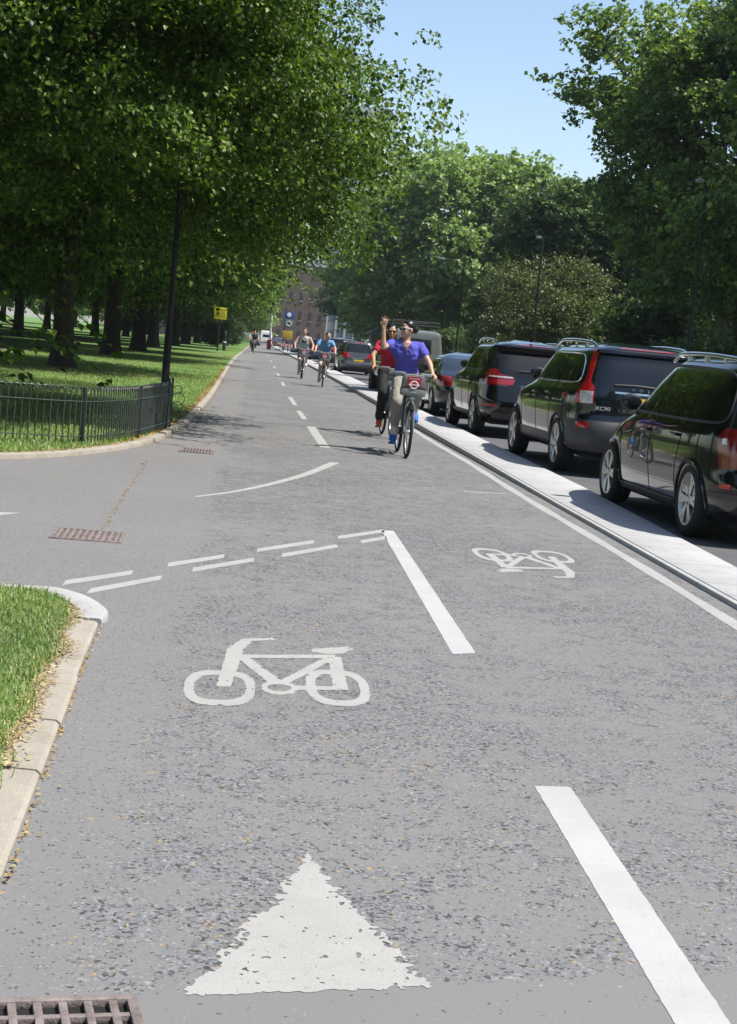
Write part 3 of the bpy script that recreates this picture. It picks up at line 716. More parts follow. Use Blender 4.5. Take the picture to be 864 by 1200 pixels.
tree('broad_tree', (14.5, 150, .09), 3.0, 'low dark tree under the left edge of the big rounded tree', bk[1][1], bk[1][0], (mt_bark, mt_broad), .62, 'rounded trees beyond the parked cars')
tree('broad_tree', (26, 128, .09), 2.0, 'dark tree between the big rounded tree and the planes', bk[1][1], bk[1][0], (mt_bark, mt_broad), .85, 'rounded trees beyond the parked cars')
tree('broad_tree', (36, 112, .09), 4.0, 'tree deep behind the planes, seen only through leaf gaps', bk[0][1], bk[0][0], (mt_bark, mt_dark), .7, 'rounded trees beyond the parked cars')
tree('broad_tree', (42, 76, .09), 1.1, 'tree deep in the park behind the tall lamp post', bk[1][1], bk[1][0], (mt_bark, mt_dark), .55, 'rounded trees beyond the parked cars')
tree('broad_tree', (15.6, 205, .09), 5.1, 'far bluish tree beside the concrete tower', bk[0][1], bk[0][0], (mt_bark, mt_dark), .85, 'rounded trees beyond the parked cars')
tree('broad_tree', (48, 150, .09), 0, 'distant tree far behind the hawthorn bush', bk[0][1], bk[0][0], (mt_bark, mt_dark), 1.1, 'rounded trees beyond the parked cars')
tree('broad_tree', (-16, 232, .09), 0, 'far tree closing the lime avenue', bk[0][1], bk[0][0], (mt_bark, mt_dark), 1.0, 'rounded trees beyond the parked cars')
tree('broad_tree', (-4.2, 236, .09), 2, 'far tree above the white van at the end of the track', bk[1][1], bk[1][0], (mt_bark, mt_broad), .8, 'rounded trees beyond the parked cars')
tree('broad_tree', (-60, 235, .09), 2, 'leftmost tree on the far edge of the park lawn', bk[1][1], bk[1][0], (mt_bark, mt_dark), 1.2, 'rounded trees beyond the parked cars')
for i, (x, y, s) in enumerate([(-46, 262, 1.0), (-74, 268, 1.1), (-92, 250, 1.15), (-33, 280, 1.0), (-58, 290, 1.1), (-22, 262, .9), (-110, 290, 1.2), (-41, 252, 1.0), (-52, 248, 1.0), (-30, 255, .9)]):
    tree('broad_tree', (x, y, .04), 1.1 * i, f'{["first", *ordn][i]} pale tree of the hazy line beyond the far bright lawn', bk[i % 2][1], bk[i % 2][0], (mt_bark, mt_broad), s, 'trees beyond the far lawn')
# the avenue and the park go on behind and beside the viewer (seen only mirrored in the cars)
for i, (x, y) in enumerate([(-15, 9), (-16, 25), (-17, -8), (-9, -26), (2, -34), (13, -30)]):
    tree('lime_tree', (x, y, .04), 1.7 * i, f'{["first", *ordn][i]} lime standing outside the view, mirrored in the car panels', kinds[i % 3][1], kinds[i % 3][0], (mt_bark, mt_lime), 1.0, 'limes around the viewer')
for i, (x, y) in enumerate([(22, 28), (21.5, 10), (22, -10)]):
    tree('plane_tree', (x, y, .09), 2.7 * i + 1, f'{["first", *ordn][i]} plane outside the view across the carriageway, mirrored in the cars', pk[i % 2][1], pk[i % 2][0], (mt_bark_pale, mt_plane), 1.0, 'planes outside the view')

# ---- hawthorn, sapling, shrubs
def bush(seed, R, H, n, L, W, z0=.3, spray=8, leaf=12, shell=.4, sr=.35, clump=.8):
    rng = np.random.default_rng(seed)
    lobes = [((0, 0, H * .5), (R * .8, R * .8, H * .45))]
    for k in range(9):
        an = k * 2.4; zz = rng.uniform(.2, .85) * H; rr = R * rng.uniform(.4, .75)
        lobes.append(((math.cos(an) * rr, math.sin(an) * rr, zz), (R * rng.uniform(.25, .4),) * 2 + (H * rng.uniform(.12, .2),)))
    cr, cc = crown_mesh('crown', seed, lobes, n, spray, leaf, L, W, clump_r=clump, spray_r=sr, zmin=z0, shell=shell, droop=.3)
    return cr, trunk_mesh('trunk', seed, H * .55, .13 * R / 3, .06, cc, 22, (0, 0), .15, sub=4)
hb = bush(51, 4.4, 7.4, 420, .17, .6)
tree('hawthorn_tree', (15.6, 84, .09), .4, 'olive brown twiggy hawthorn standing above the black cars', hb[1], hb[0], (mt_bark_pale, mt_olive))
sb = bush(52, 1.5, 3.4, 75, .2, .8, .6, 6, 9, .2, .3, .5)
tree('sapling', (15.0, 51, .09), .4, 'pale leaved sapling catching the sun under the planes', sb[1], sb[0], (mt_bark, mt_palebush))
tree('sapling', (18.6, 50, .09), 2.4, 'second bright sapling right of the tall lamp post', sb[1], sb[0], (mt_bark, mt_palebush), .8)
ub = bush(53, 3.2, 4.6, 330, .22, .8)
us = [(18.5, 70, 1.0, 'dark shrub behind the pale sapling'), (23, 60, 1.1, 'dark shrub behind the tall lamp post'), (24, 51, 1.0, 'dark shrub at the right edge under the first plane'), (19.5, 92, 1.0, 'dark shrub beside the hawthorn'),
      (27, 82, 1.2, 'dark shrub deep between the planes'), (20.5, 118, 1.0, 'dark shrub under the big rounded tree'), (31, 70, 1.4, 'tall dark shrub deep in the planes'), (16.5, 104, .75, 'low dark shrub left of the hawthorn'), (14.8, 119, .7, 'low shrub at the foot of the big rounded tree'), (15.6, 160, .8, 'low shrub beyond the lodge'),
      (32, 54, 1.3, 'large dark shrub behind the sapling at the right edge')]
for i, (x, y, s, l) in enumerate(us):
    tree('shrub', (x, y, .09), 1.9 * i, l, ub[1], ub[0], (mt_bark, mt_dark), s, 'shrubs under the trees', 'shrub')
for i, (x, y, s, l) in enumerate([(13.9, 132, .5, 'yellow green hedge bush in front of the lodge, the nearer one'), (12.9, 140, .5, 'yellow green hedge bush left of the lodge'), (15.9, 128, .55, 'yellow green hedge bush right of the lodge, beside the big tree')]):
    tree('hedge_bush', (x, y, .09), i, l, ub[1], ub[0], (mt_bark, mt_yellowhedge), s, 'bright hedge bushes', 'bush')
for i, (x, y, l) in enumerate([(-9, 206, 'dark shrub closing the avenue behind the far limes'), (-16, 200, 'dark shrub beyond the inner row'), (-4.0, 150, 'low shrub on the verge by the far kerb'), (-3.4, 176, 'small shrub on the verge near the avenue end')]):
    tree('shrub', (x, y, .05), i, l, ub[1], ub[0], (mt_bark, mt_dark), (1.2, 1.2, .5, .6)[i], 'shrubs under the trees', 'shrub')

# ------------------------------------------------------------------ grass blades (nobody could count them)
mt_blade = M_leaf('grass_blades', (.16, .245, .08), (.275, .375, .145), (.55, .52, .36), .42, .5)
def blades(name, pts, z, h, w, seed, lean=.5):
    rng = np.random.default_rng(seed); n = len(pts)
    an = rng.uniform(0, 2 * PI, n); d = np.stack([np.cos(an), np.sin(an), np.zeros(n)], 1); side = np.stack([-d[:, 1], d[:, 0], np.zeros(n)], 1)
    hh = (h * rng.uniform(.5, 1.25, n))[:, None]; ln = (rng.uniform(.1, 1, n) * lean)[:, None]; ww = (w * rng.uniform(.7, 1.2, n))[:, None]
    P0 = np.concatenate([pts, np.full((n, 1), z)], 1)
    V = np.empty((n, 5, 3), np.float32)
    V[:, 0] = P0 - side * ww * .5; V[:, 1] = P0 + side * ww * .5
    m = P0 + d * hh * ln * .35 + np.array([0, 0, 1]) * hh * .6
    V[:, 2] = m + side * ww * .38; V[:, 3] = m - side * ww * .38
    V[:, 4] = P0 + d * hh * ln + np.array([0, 0, 1]) * hh * (1 - .35 * ln)
    idx = (np.arange(n)[:, None] * 5 + np.array([0, 1, 2, 0, 2, 3, 3, 2, 4])[None]).astype(np.int32).ravel()
    me = bpy.data.meshes.new(name); me.vertices.add(n * 5); me.vertices.foreach_set('co', V.ravel())
    me.loops.add(n * 9); me.loops.foreach_set('vertex_index', idx)
    me.polygons.add(n * 3); me.polygons.foreach_set('loop_start', np.arange(0, n * 9, 3, dtype=np.int32)); me.update(); me.validate()
    return link_mesh(name, me, [mt_blade])
rng = np.random.default_rng(77)
ge = np.array(grass_edge[1:-2])
def inside_near(P_):
    xe = np.interp(P_[:, 1], ge[:, 1], ge[:, 0]); return P_[:, 0] < xe + rng.normal(size=len(P_)) * .018
P_ = np.stack([rng.uniform(-2.0, -.6, 60000), rng.uniform(4.2, 7.66, 60000)], 1); P_ = P_[inside_near(P_)]
tuft = vnoise(9, 5)(P_[:, 0] + 40, P_[:, 1]); P_ = P_[rng.random(len(P_)) < .35 + tuft * .8]
o = blades('grass', P_, .036, .042, .006, 1, 1.1); o['kind'] = 'stuff'; tag(o, 'bright tufted grass on the near corner lawn', 'grass')
fe = np.array(offset_line(far_edge, .17)); fe = fe[(fe[:, 1] > 14.1)]
def far_pts(n, y0, y1, x0):
    P_ = np.stack([rng.uniform(x0, -.9, n), rng.uniform(y0, y1, n)], 1)
    return P_[P_[:, 0] < np.interp(P_[:, 1], fe[:, 1], fe[:, 0]) + rng.normal(size=n) * .02]
P_ = np.concatenate([far_pts(42000, 14.2, 26, -4.5), far_pts(42000, 26, 48, -8)])
P_ = np.concatenate([P_, far_pts(50000, 48, 95, -9)])
o = blades('lawn_grass', P_, .04, .06, .011, 2, .9); o['kind'] = 'stuff'; tag(o, 'sun dappled grass of the lawn behind the hoop fence', 'grass')
# bits of fallen blossom along gutters, cracks and grass edges
def litter(name, pts, z, size, mat, label, seed):
    r = np.random.default_rng(seed); n = len(pts)
    A_ = r.normal(size=(n, 3)); A_[:, 2] *= .15; N_ = np.array([0, 0, 1.0]) + r.normal(size=(n, 3)) * .25
    me = leaf_mesh(name, np.concatenate([pts, np.full((n, 1), z)], 1), A_, N_, size * r.uniform(.5, 1.4, n), size * .6 * r.uniform(.5, 1.2, n))
    o = link_mesh(name, me, [mat]); o['kind'] = 'stuff'; return tag(o, label, 'litter')
mt_straw = M_leaf('straw', (.30, .22, .12), (.44, .35, .2), (.52, .45, .3), .1, .85)
mt_litter = M_leaf('fallen_blossom', (.26, .17, .06), (.42, .27, .09), (.5, .4, .2), .1, .8)
pts = []
for (x, y) in [far_edge[i] for i in range(len(far_edge))]: pass
yy = rng.uniform(14.6, 75, 2600); xx = np.interp(yy, np.array(far_edge)[30:, 1], np.array(far_edge)[30:, 0]); pts.append(np.stack([xx + np.abs(rng.normal(size=2600)) * .05 + .01, yy], 1))
t = rng.random(260); a, b = np.array(G(172, 540)), np.array(G(120, 622)); pts.append(a + (b - a) * t[:, None] + rng.normal(size=(260, 2)) * .012)
yy = rng.uniform(2.6, 7.2, 260); pts.append(np.stack([np.interp(yy, [p[1] for p in near_edge], [p[0] for p in near_edge]) + np.abs(rng.normal(size=260)) * .008 + .003, yy], 1))
pts.append(np.stack([rng.uniform(-.6, 3, 200), rng.uniform(3, 30, 200)], 1))
litter('fallen_blossom', np.concatenate(pts), .009, .018, mt_litter, 'tan fallen lime blossom along the kerbs and a crack', 4)
yy = rng.uniform(4.6, 7.4, 2600); xx = np.interp(yy, ge[:, 1], ge[:, 0]) + rng.normal(size=2600) * .028 + .004 + .02 * np.sin(yy * 9)
litter('dry_grass', np.stack([xx, yy], 1), .044, .02, mt_straw, 'dry straw coloured clippings along the near grass edge', 6)
yy = rng.uniform(14.6, 60, 3500); xx = np.interp(yy, np.array(kerb_in)[30:, 1], np.array(kerb_in)[30:, 0]) - np.abs(rng.normal(size=3500)) * .09 + .06
litter('dry_grass', np.stack([xx, yy], 1), .056, .045, mt_litter, 'dry straw along the far lawn kerb by the fence', 8)
# ================================================================== VEHICLES
def paint(name, col, rough=.18, metal=0.0, flake=0.0):
    m, nt, p, nd, lk = new_mat(name)
    n = noise(nd, lk, 3, 3, .5, vec=objco(nd))
    r = ramp(nd, lk, n.outputs['Fac'], [(.3, tuple(c * .9 for c in col)), (.7, tuple(c * 1.1 for c in col))])
    lk.new(r.outputs['Color'], p.inputs['Base Color'])
    p.inputs['Roughness'].default_value = rough; p.inputs['Metallic'].default_value = metal
    p.inputs['Coat Weight'].default_value = 1.0; p.inputs['Coat Roughness'].default_value = .015; p.inputs['Specular IOR Level'].default_value = .1
    # faint dust film low on the panels
    return m
def glassmat(name, tint=(.55, .6, .58), alpha_mix=.5):
    m, nt, p, nd, lk = new_mat(name)
    nd.remove(p)
    tr = nd.new('ShaderNodeBsdfTransparent'); tr.inputs['Color'].default_value = (*tint, 1)
    gl = nd.new('ShaderNodeBsdfGlossy'); gl.inputs['Roughness'].default_value = .01; gl.inputs['Color'].default_value = (.95, 1, 1, 1)
    fr = nd.new('ShaderNodeFresnel'); fr.inputs['IOR'].default_value = 1.55
    f2 = mathn(nd, lk, 'MULTIPLY', fr.outputs[0], 1.35, True)
    mx = nd.new('ShaderNodeMixShader'); lk.new(f2, mx.inputs[0]); lk.new(tr.outputs[0], mx.inputs[1]); lk.new(gl.outputs[0], mx.inputs[2])
    lk.new(mx.outputs[0], nd['Material Output'].inputs['Surface']); return m
mt_black = paint('black_paint', (.006, .006, .007))
mt_navy = paint('dark_navy_paint', (.006, .008, .013))
mt_blueblack = paint('blue_black_paint', (.009, .012, .019))
mt_silver = paint('silver_grey_paint', (.20, .22, .23), .3, .6)
mt_grey = paint('mid_grey_paint', (.10, .105, .115), .28, .5)
mt_landgrey = paint('pale_grey_green_paint', (.15, .16, .15), .35)
mt_whitepaint = paint('white_paint', (.7, .7, .7), .3)
mt_redpaint = paint('red_paint', (.4, .02, .02), .3)
mt_bluepaint = paint('dark_blue_paint', (.02, .035, .08), .2)
mt_plast = M('black_plastic', (.018, .018, .019), .5, var=.2, scale=12)
mt_greyplast = M('grey_bumper_plastic', (.036, .037, .04), .5, var=.12, scale=9)
mt_rubber = M('tyre_rubber', (.018, .018, .018), .85, var=.3, scale=14, bump=.3, bscale=90)
mt_rim = M('alloy', (.52, .53, .54), .28, .9, var=.06, scale=12)
mt_darksteel = M('dark_steel', (.03, .03, .032), .5, .4)
mt_chrome = M('chrome', (.75, .76, .78), .12, 1.0, var=.03)
mt_badge = M('badge_silver', (.6, .61, .63), .35, .2, var=.03)
mt_glass = glassmat('tinted_glass', (.80, .86, .83)); mt_privacy = glassmat('privacy_glass', (.10, .115, .115))
mt_darkglass = paint('dark_glass', (.012, .014, .015), .05)
mt_redlens = M('red_lens', (.42, .008, .012), .12, coat=1, var=.25, scale=25); mt_darkredlens = M('dark_red_lens', (.17, .004, .008), .12, coat=1, var=.3, scale=25)
mt_clearlens = M('clear_lens', (.55, .55, .53), .15, coat=1, var=.35, scale=30)
mt_seat = M('car_seat', (.02, .02, .021), .8); mt_liner = M('wheel_well', (.008, .008, .008), .95); mt_cabin = M('cabin_trim', (.03, .03, .031), .85)
mt_yplate = M('yellow_plate', (.72, .46, .03), .4, var=.05); mt_wplate = M('white_plate', (.7, .7, .68), .4, var=.05); mt_bluebadge = M('plate_band_blue', (.02, .08, .4), .4)
mt_letter = M('plate_lettering', (.01, .01, .01), .5)

class Body:
    """car skin as stacked plan outlines: half width, tail, nose and corner sharpness as functions of height"""
    def __init__(s, w, yr, yf, nR=7.0, nF=4.0, inset=0.0):
        s.tw, s.tr, s.tf = [np.array(t, float).T for t in (w, yr, yf)]
        s.nR, s.nF, s.inset = nR, nF, inset; s.cache = {}
    def f(s, t, z):
        zz = np.array([z - .03, z - .015, z, z + .015, z + .03]); return float(np.interp(zz, t[0], t[1]).mean())
    def dims(s, z):
        return s.f(s.tw, z) - s.inset, s.f(s.tr, z) + s.inset, s.f(s.tf, z) - s.inset
    def outline(s, z, phis):
        """left half from rear centre to nose centre"""
        w, yr, yf = s.dims(z); yc = (s.tr[1].min() + s.tf[1].max()) * .5 * .3 + (yr + yf) * .5 * .7
        nF = s.nF if not callable(s.nF) else s.nF(z); nR = s.nR if not callable(s.nR) else s.nR(z)
        out = []
        for ph in phis:
            if ph <= PI / 2: sn, cs, n, L, sg = math.sin(ph), math.cos(ph), nR, yc - yr, -1
            else: sn, cs, n, L, sg = math.sin(PI - ph), math.cos(PI - ph), nF, yf - yc, 1
            r = 1 / (abs(sn) ** n + abs(cs) ** n) ** (1 / n)
            out.append((-w * sn * r, yc + sg * L * cs * r))
        return np.array(out)
    def table(s, z):
        k = round(z, 3)
        if k not in s.cache:
            u = np.linspace(0, 1, 61); ph = np.concatenate([u * PI / 2, PI / 2 + u[1:] * PI / 2])
            P = s.outline(z, ph); d = np.concatenate([[0], np.cumsum(np.hypot(*np.diff(P, axis=0).T))])
            s.cache[k] = (d - d[30], P)
        return s.cache[k]
    def qs(s, y, z):
        q, P = s.table(z); m = q >= q[30]; return float(np.interp(y, P[m, 1], q[m]))
    def qr(s, x, z):
        q, P = s.table(z); i = 46; return float(np.interp(-abs(x), P[:i, 0][::-1], q[:i][::-1]))
    def q(s, e, z):
        return e[1] if e[0] == 'q' else (s.qs(e[1], z) if e[0] == 's' else s.qr(e[1], z))
    def pt(s, q, z, off=0.0):
        Q, P = s.table(z); x, y = np.interp(q, Q, P[:, 0]), np.interp(q, Q, P[:, 1])
        x1, y1 = np.interp(q + .01, Q, P[:, 0]), np.interp(q + .01, Q, P[:, 1]); x0, y0 = np.interp(q - .01, Q, P[:, 0]), np.interp(q - .01, Q, P[:, 1])
        tx, ty = x1 - x0, y1 - y0; l = math.hypot(tx, ty) + 1e-9
        return Vector((x - ty / l * off, y + tx / l * off, z))
    def solid(s, z0, z1, belt, roof, nq=15):
        u = np.linspace(-1, 1, nq * 2 - 1); a = (np.sign(u) * np.abs(u) ** 1.35) * PI / 4 + PI / 4
        ph = np.concatenate([a, PI / 2 + a[1:]])
        zs = list(np.linspace(z0, belt - .12, 16)[:-1]) + list(np.linspace(belt - .12, belt + .06, 12)[:-1]) + list(np.linspace(belt + .06, roof, 14)[:-1]) + [roof + (z1 - roof) * math.sin(k / 9 * PI / 2) for k in range(10)]
        mb = MB(); rings = []
        vs = []
        for z in zs:
            P = s.outline(z, ph); R = [(x, y, z) for x, y in P] + [(-x, y, z) for x, y in P[::-1][1:-1]]
            vs += R; K = len(R)
        fs = []
        for i in range(len(zs) - 1):
            for k in range(K):
                k2 = (k + 1) % K; fs.append((i * K + k2, i * K + k, (i + 1) * K + k, (i + 1) * K + k2))
        fs.append(tuple(range(K))); fs.append(tuple(range(len(zs) * K - 1, (len(zs) - 1) * K - 1, -1)))
        mb.add(vs, fs); return mb
    def patch(s, mb, rows, off=.004, m=0, nz=8, nx=8, sides='LR', skirt=.012):
        """rows (z, end a, end b) swept into a panel that hugs the skin"""
        zs = [r[0] for r in rows]; grid = []
        Z = np.linspace(zs[0], zs[-1], nz + 1); Z = sorted(set([round(float(z), 4) for z in Z] + [round(z, 4) for z in zs]))
        qa = [s.q(r[1], r[0]) for r in rows]; qb = [s.q(r[2], r[0]) for r in rows]
        for z in Z:
            a, b = np.interp(z, zs, qa), np.interp(z, zs, qb)
            grid.append([(a + (b - a) * k / nx, z) for k in range(nx + 1)])
        for sd in sides:
            sx = 1 if sd == 'L' else -1
            n, mcol = len(grid), nx + 1
            vs = [s.pt(q, z, off) for r in grid for q, z in r]
            fs = [(i * mcol + k, i * mcol + k + 1, (i + 1) * mcol + k + 1, (i + 1) * mcol + k) for i in range(n - 1) for k in range(nx)]
            if skirt:
                loop = [k for k in range(mcol)] + [i * mcol + nx for i in range(1, n)] + [(n - 1) * mcol + k for k in range(nx - 1, -1, -1)] + [i * mcol for i in range(n - 2, 0, -1)]
                b0 = len(vs)
                for i in loop:
                    q, z = grid[i // mcol][i % mcol]; vs.append(s.pt(q, z, off - skirt))
                for j in range(len(loop)):
                    j2 = (j + 1) % len(loop); fs.append((loop[j], b0 + j, b0 + j2, loop[j2]))
            # quads run tail to nose and upward: flip so that they face outward
            vs = [(v.x * sx, v.y, v.z) for v in vs]
            if sx > 0: fs = [tuple(reversed(f)) for f in fs]
            mb.add(vs, fs, m)
    def rear(s, mb, rows, off=.004, m=0, nz=6, nx=12, skirt=.012):
        """panel across the tail: rows (z, x half width) or (z, x0, x1)"""
        rows = [(r[0], -r[1], r[1]) if len(r) == 2 else r for r in rows]
        zs = [r[0] for r in rows]; Z = sorted(set([round(float(z), 4) for z in np.linspace(zs[0], zs[-1], nz + 1)] + [round(z, 4) for z in zs]))
        def P(x, z, o):
            p = s.pt(s.qr(x, z), z, o); return (p.x if x <= 0 else -p.x, p.y, z) if abs(x) > 1e-6 else (0, p.y, z)
        mcol = nx + 1; G_ = []
        for z in Z:
            a, b = np.interp(z, zs, [r[1] for r in rows]), np.interp(z, zs, [r[2] for r in rows]); G_.append([(a + (b - a) * k / nx, z) for k in range(mcol)])
        vs = [P(x, z, off) for r in G_ for x, z in r]; n = len(G_)
        fs = [(i * mcol + k, i * mcol + k + 1, (i + 1) * mcol + k + 1, (i + 1) * mcol + k) for i in range(n - 1) for k in range(nx)]
        if skirt:
            loop = [k for k in range(mcol)] + [i * mcol + nx for i in range(1, n)] + [(n - 1) * mcol + k for k in range(nx - 1, -1, -1)] + [i * mcol for i in range(n - 2, 0, -1)]
            b0 = len(vs); vs += [P(*G_[i // mcol][i % mcol], off - skirt) for i in loop]
            for j in range(len(loop)): fs.append((loop[j], b0 + j, b0 + (j + 1) % len(loop), loop[(j + 1) % len(loop)]))
        mb.add(vs, fs, m)
    def line(s, mb, pts, r=.006, off=.002, m=0, sides='LR', closed=False, seg=6, flat=1.0):
        """bead along (end, z) points on the skin"""
        full = []
        if closed:
            pts = [(('q', s.q(e, z)), z) for e, z in pts]
            for _ in range(2):
                pts = [x for (e0, z0), (e1, z1) in zip(pts, pts[1:] + pts[:1]) for x in ((('q', e0[1] * .8 + e1[1] * .2), z0 * .8 + z1 * .2), (('q', e0[1] * .2 + e1[1] * .8), z0 * .2 + z1 * .8))]
        pp = pts + pts[:1] if closed else pts
        for (e0, z0), (e1, z1) in zip(pp[:-1], pp[1:]):
            q0, q1 = s.q(e0, z0), s.q(e1, z1)
            nk = 2 if closed else 8
            for k in range(nk): full.append((q0 + (q1 - q0) * k / nk, z0 + (z1 - z0) * k / nk))
        full.append((s.q(pp[-1][0], pp[-1][1]), pp[-1][1]))
        P = [s.pt(q, z, off) for q, z in full]
        for sd in sides:
            sx = 1 if sd == 'L' else -1
            mb.tube([(p.x * sx, p.y, p.z) for p in P], r, seg, m, not closed, flat)

def boolean_cut(o, cutter):
    md = o.modifiers.new('cut', 'BOOLEAN'); md.operation = 'DIFFERENCE'; md.object = cutter; md.solver = 'EXACT'
    try: md.material_mode = 'TRANSFER'
    except Exception: pass
    bpy.context.view_layer.update(); apply_mods(o)
    me = cutter.data; bpy.data.objects.remove(cutter); bpy.data.meshes.remove(me)
def prism(mb, poly, axis, a, b):
    """closed prism of a (u, z) polygon along x (u = y) or along y (u = x)"""
    ar = sum(p[0] * q[1] - q[0] * p[1] for p, q in zip(poly, poly[1:] + poly[:1]))
    if ar < 0: poly = poly[::-1]
    n = len(poly)
    P = lambda t, p: (t, p[0], p[1]) if axis == 'x' else (p[0], t, p[1])
    vs = [P(a, p) for p in poly] + [P(b, p) for p in poly]
    fs = [tuple(range(n - 1, -1, -1)), tuple(range(n, 2 * n))] + [(i, (i + 1) % n, n + (i + 1) % n, n + i) for i in range(n)]
    if axis == 'y': fs = [tuple(reversed(f)) for f in fs]
    mb.add(vs, fs)

def wheel(car, x, y, r, width, rim, spokes, style, side):
    """wheel > tyre, rim; side -1 = left"""
    wl = empty('wheel', (x, y, r), 0 if side < 0 else PI); wl.parent = car
    t = MB(); hw = width / 2; ri = r * .70
    prof = [(ri, hw * .8), (ri, -hw * .8), (ri + .012, -hw * .96), (r * .86, -hw * 1.02), (r - .018, -hw * .93), (r - .004, -hw * .78), (r, -hw * .5), (r - .006, -hw * .22), (r, -hw * .2), (r, hw * .2), (r - .006, hw * .22), (r, hw * .5), (r - .004, hw * .78), (r - .018, hw * .93), (r * .86, hw * 1.02), (ri + .012, hw * .96), (ri, hw * .8)]
    t.lathe(prof, (0, 0, 0), 'x', 40); t.build('tyre', mt_rubber, wl, 40, recalc=True)
    m = MB(); xo = -hw * .86
    m.lathe([(ri + .004, xo - .006), (ri - .012, xo - .004), (ri - .022, xo + .012), (ri - .03, xo + .05), (ri - .03, hw * .4)], (0, 0, 0), 'x', 40)
    m.lathe([(ri - .03, hw * .2), (.001, hw * .2)], (0, 0, 0), 'x', 28, 1)
    m.lathe([(.001, xo - .004), (.028, xo - .004), (.034, xo + .004), (.07, xo + .012), (.072, xo + .05)], (0, 0, 0), 'x', 20)
    for k in range(spokes):
        a = 2 * PI * k / spokes
        offs = (-.14, .14) if style == 'twin' else (0,)
        for d in offs:
            a0, a1 = a + d * .9, a + d
            w0, w1 = (.017, .022) if style == 'twin' else (.035, .028)
            ring = []
            for rr, an, hwid in ((.05, a0 * 1, w0 * 1.1), (ri * .55, a0 * .4 + a1 * .6, w0), (ri - .014, a1, w1)):
                c, s_ = math.cos(an), math.sin(an)
                for sg in (-1, 1):
                    yy, zz = rr * c - sg * hwid * s_, rr * s_ + sg * hwid * c
                    ring += [(xo + (.004 if rr < .1 else (-.004 if rr > ri * .8 else 0)), yy, zz), (xo + .03, yy, zz)]
            fs = []
            for i in (0, 1):
                b = i * 4
                fs += [(b, b + 2, b + 6, b + 4), (b + 1, b + 5, b + 7, b + 3), (b, b + 4, b + 5, b + 1), (b + 2, b + 3, b + 7, b + 6)]
            m.add(ring, fs)
    o = m.build('rim', [rim, mt_liner], wl, 35, recalc=True)
    for k in range(5):
        a = 2 * PI * k / 5
    return wl
def cutout_wheels(b, wheels, r, W):
    mb = MB()
    for y in wheels:
        for sx in (-1, 1):
            mb.lathe([(.001, -.19), (r, -.19), (r, .19), (.001, .19)], (sx * (W - .12), y, r * .90), 'x', 36)
    return mb
def text_mesh(name, body, size, mat, parent, loc, rot=(PI / 2, 0, 0), depth=.004, sx=1.0):
    cu = bpy.data.curves.new(name, 'FONT'); cu.body = body; cu.size = size; cu.extrude = depth / 2; cu.align_x = 'CENTER'; cu.align_y = 'CENTER'
    t = bpy.data.objects.new(name, cu); COL.objects.link(t); bpy.context.view_layer.update()
    dg = bpy.context.evaluated_depsgraph_get(); me = bpy.data.meshes.new_from_object(t.evaluated_get(dg))
    bpy.data.objects.remove(t); bpy.data.curves.remove(cu)
    o = link_mesh(name, me, [], parent); me.materials.clear(); me.materials.append(mat)
    o.location = loc; o.rotation_euler = rot; o.scale = (sx, 1, 1); return o

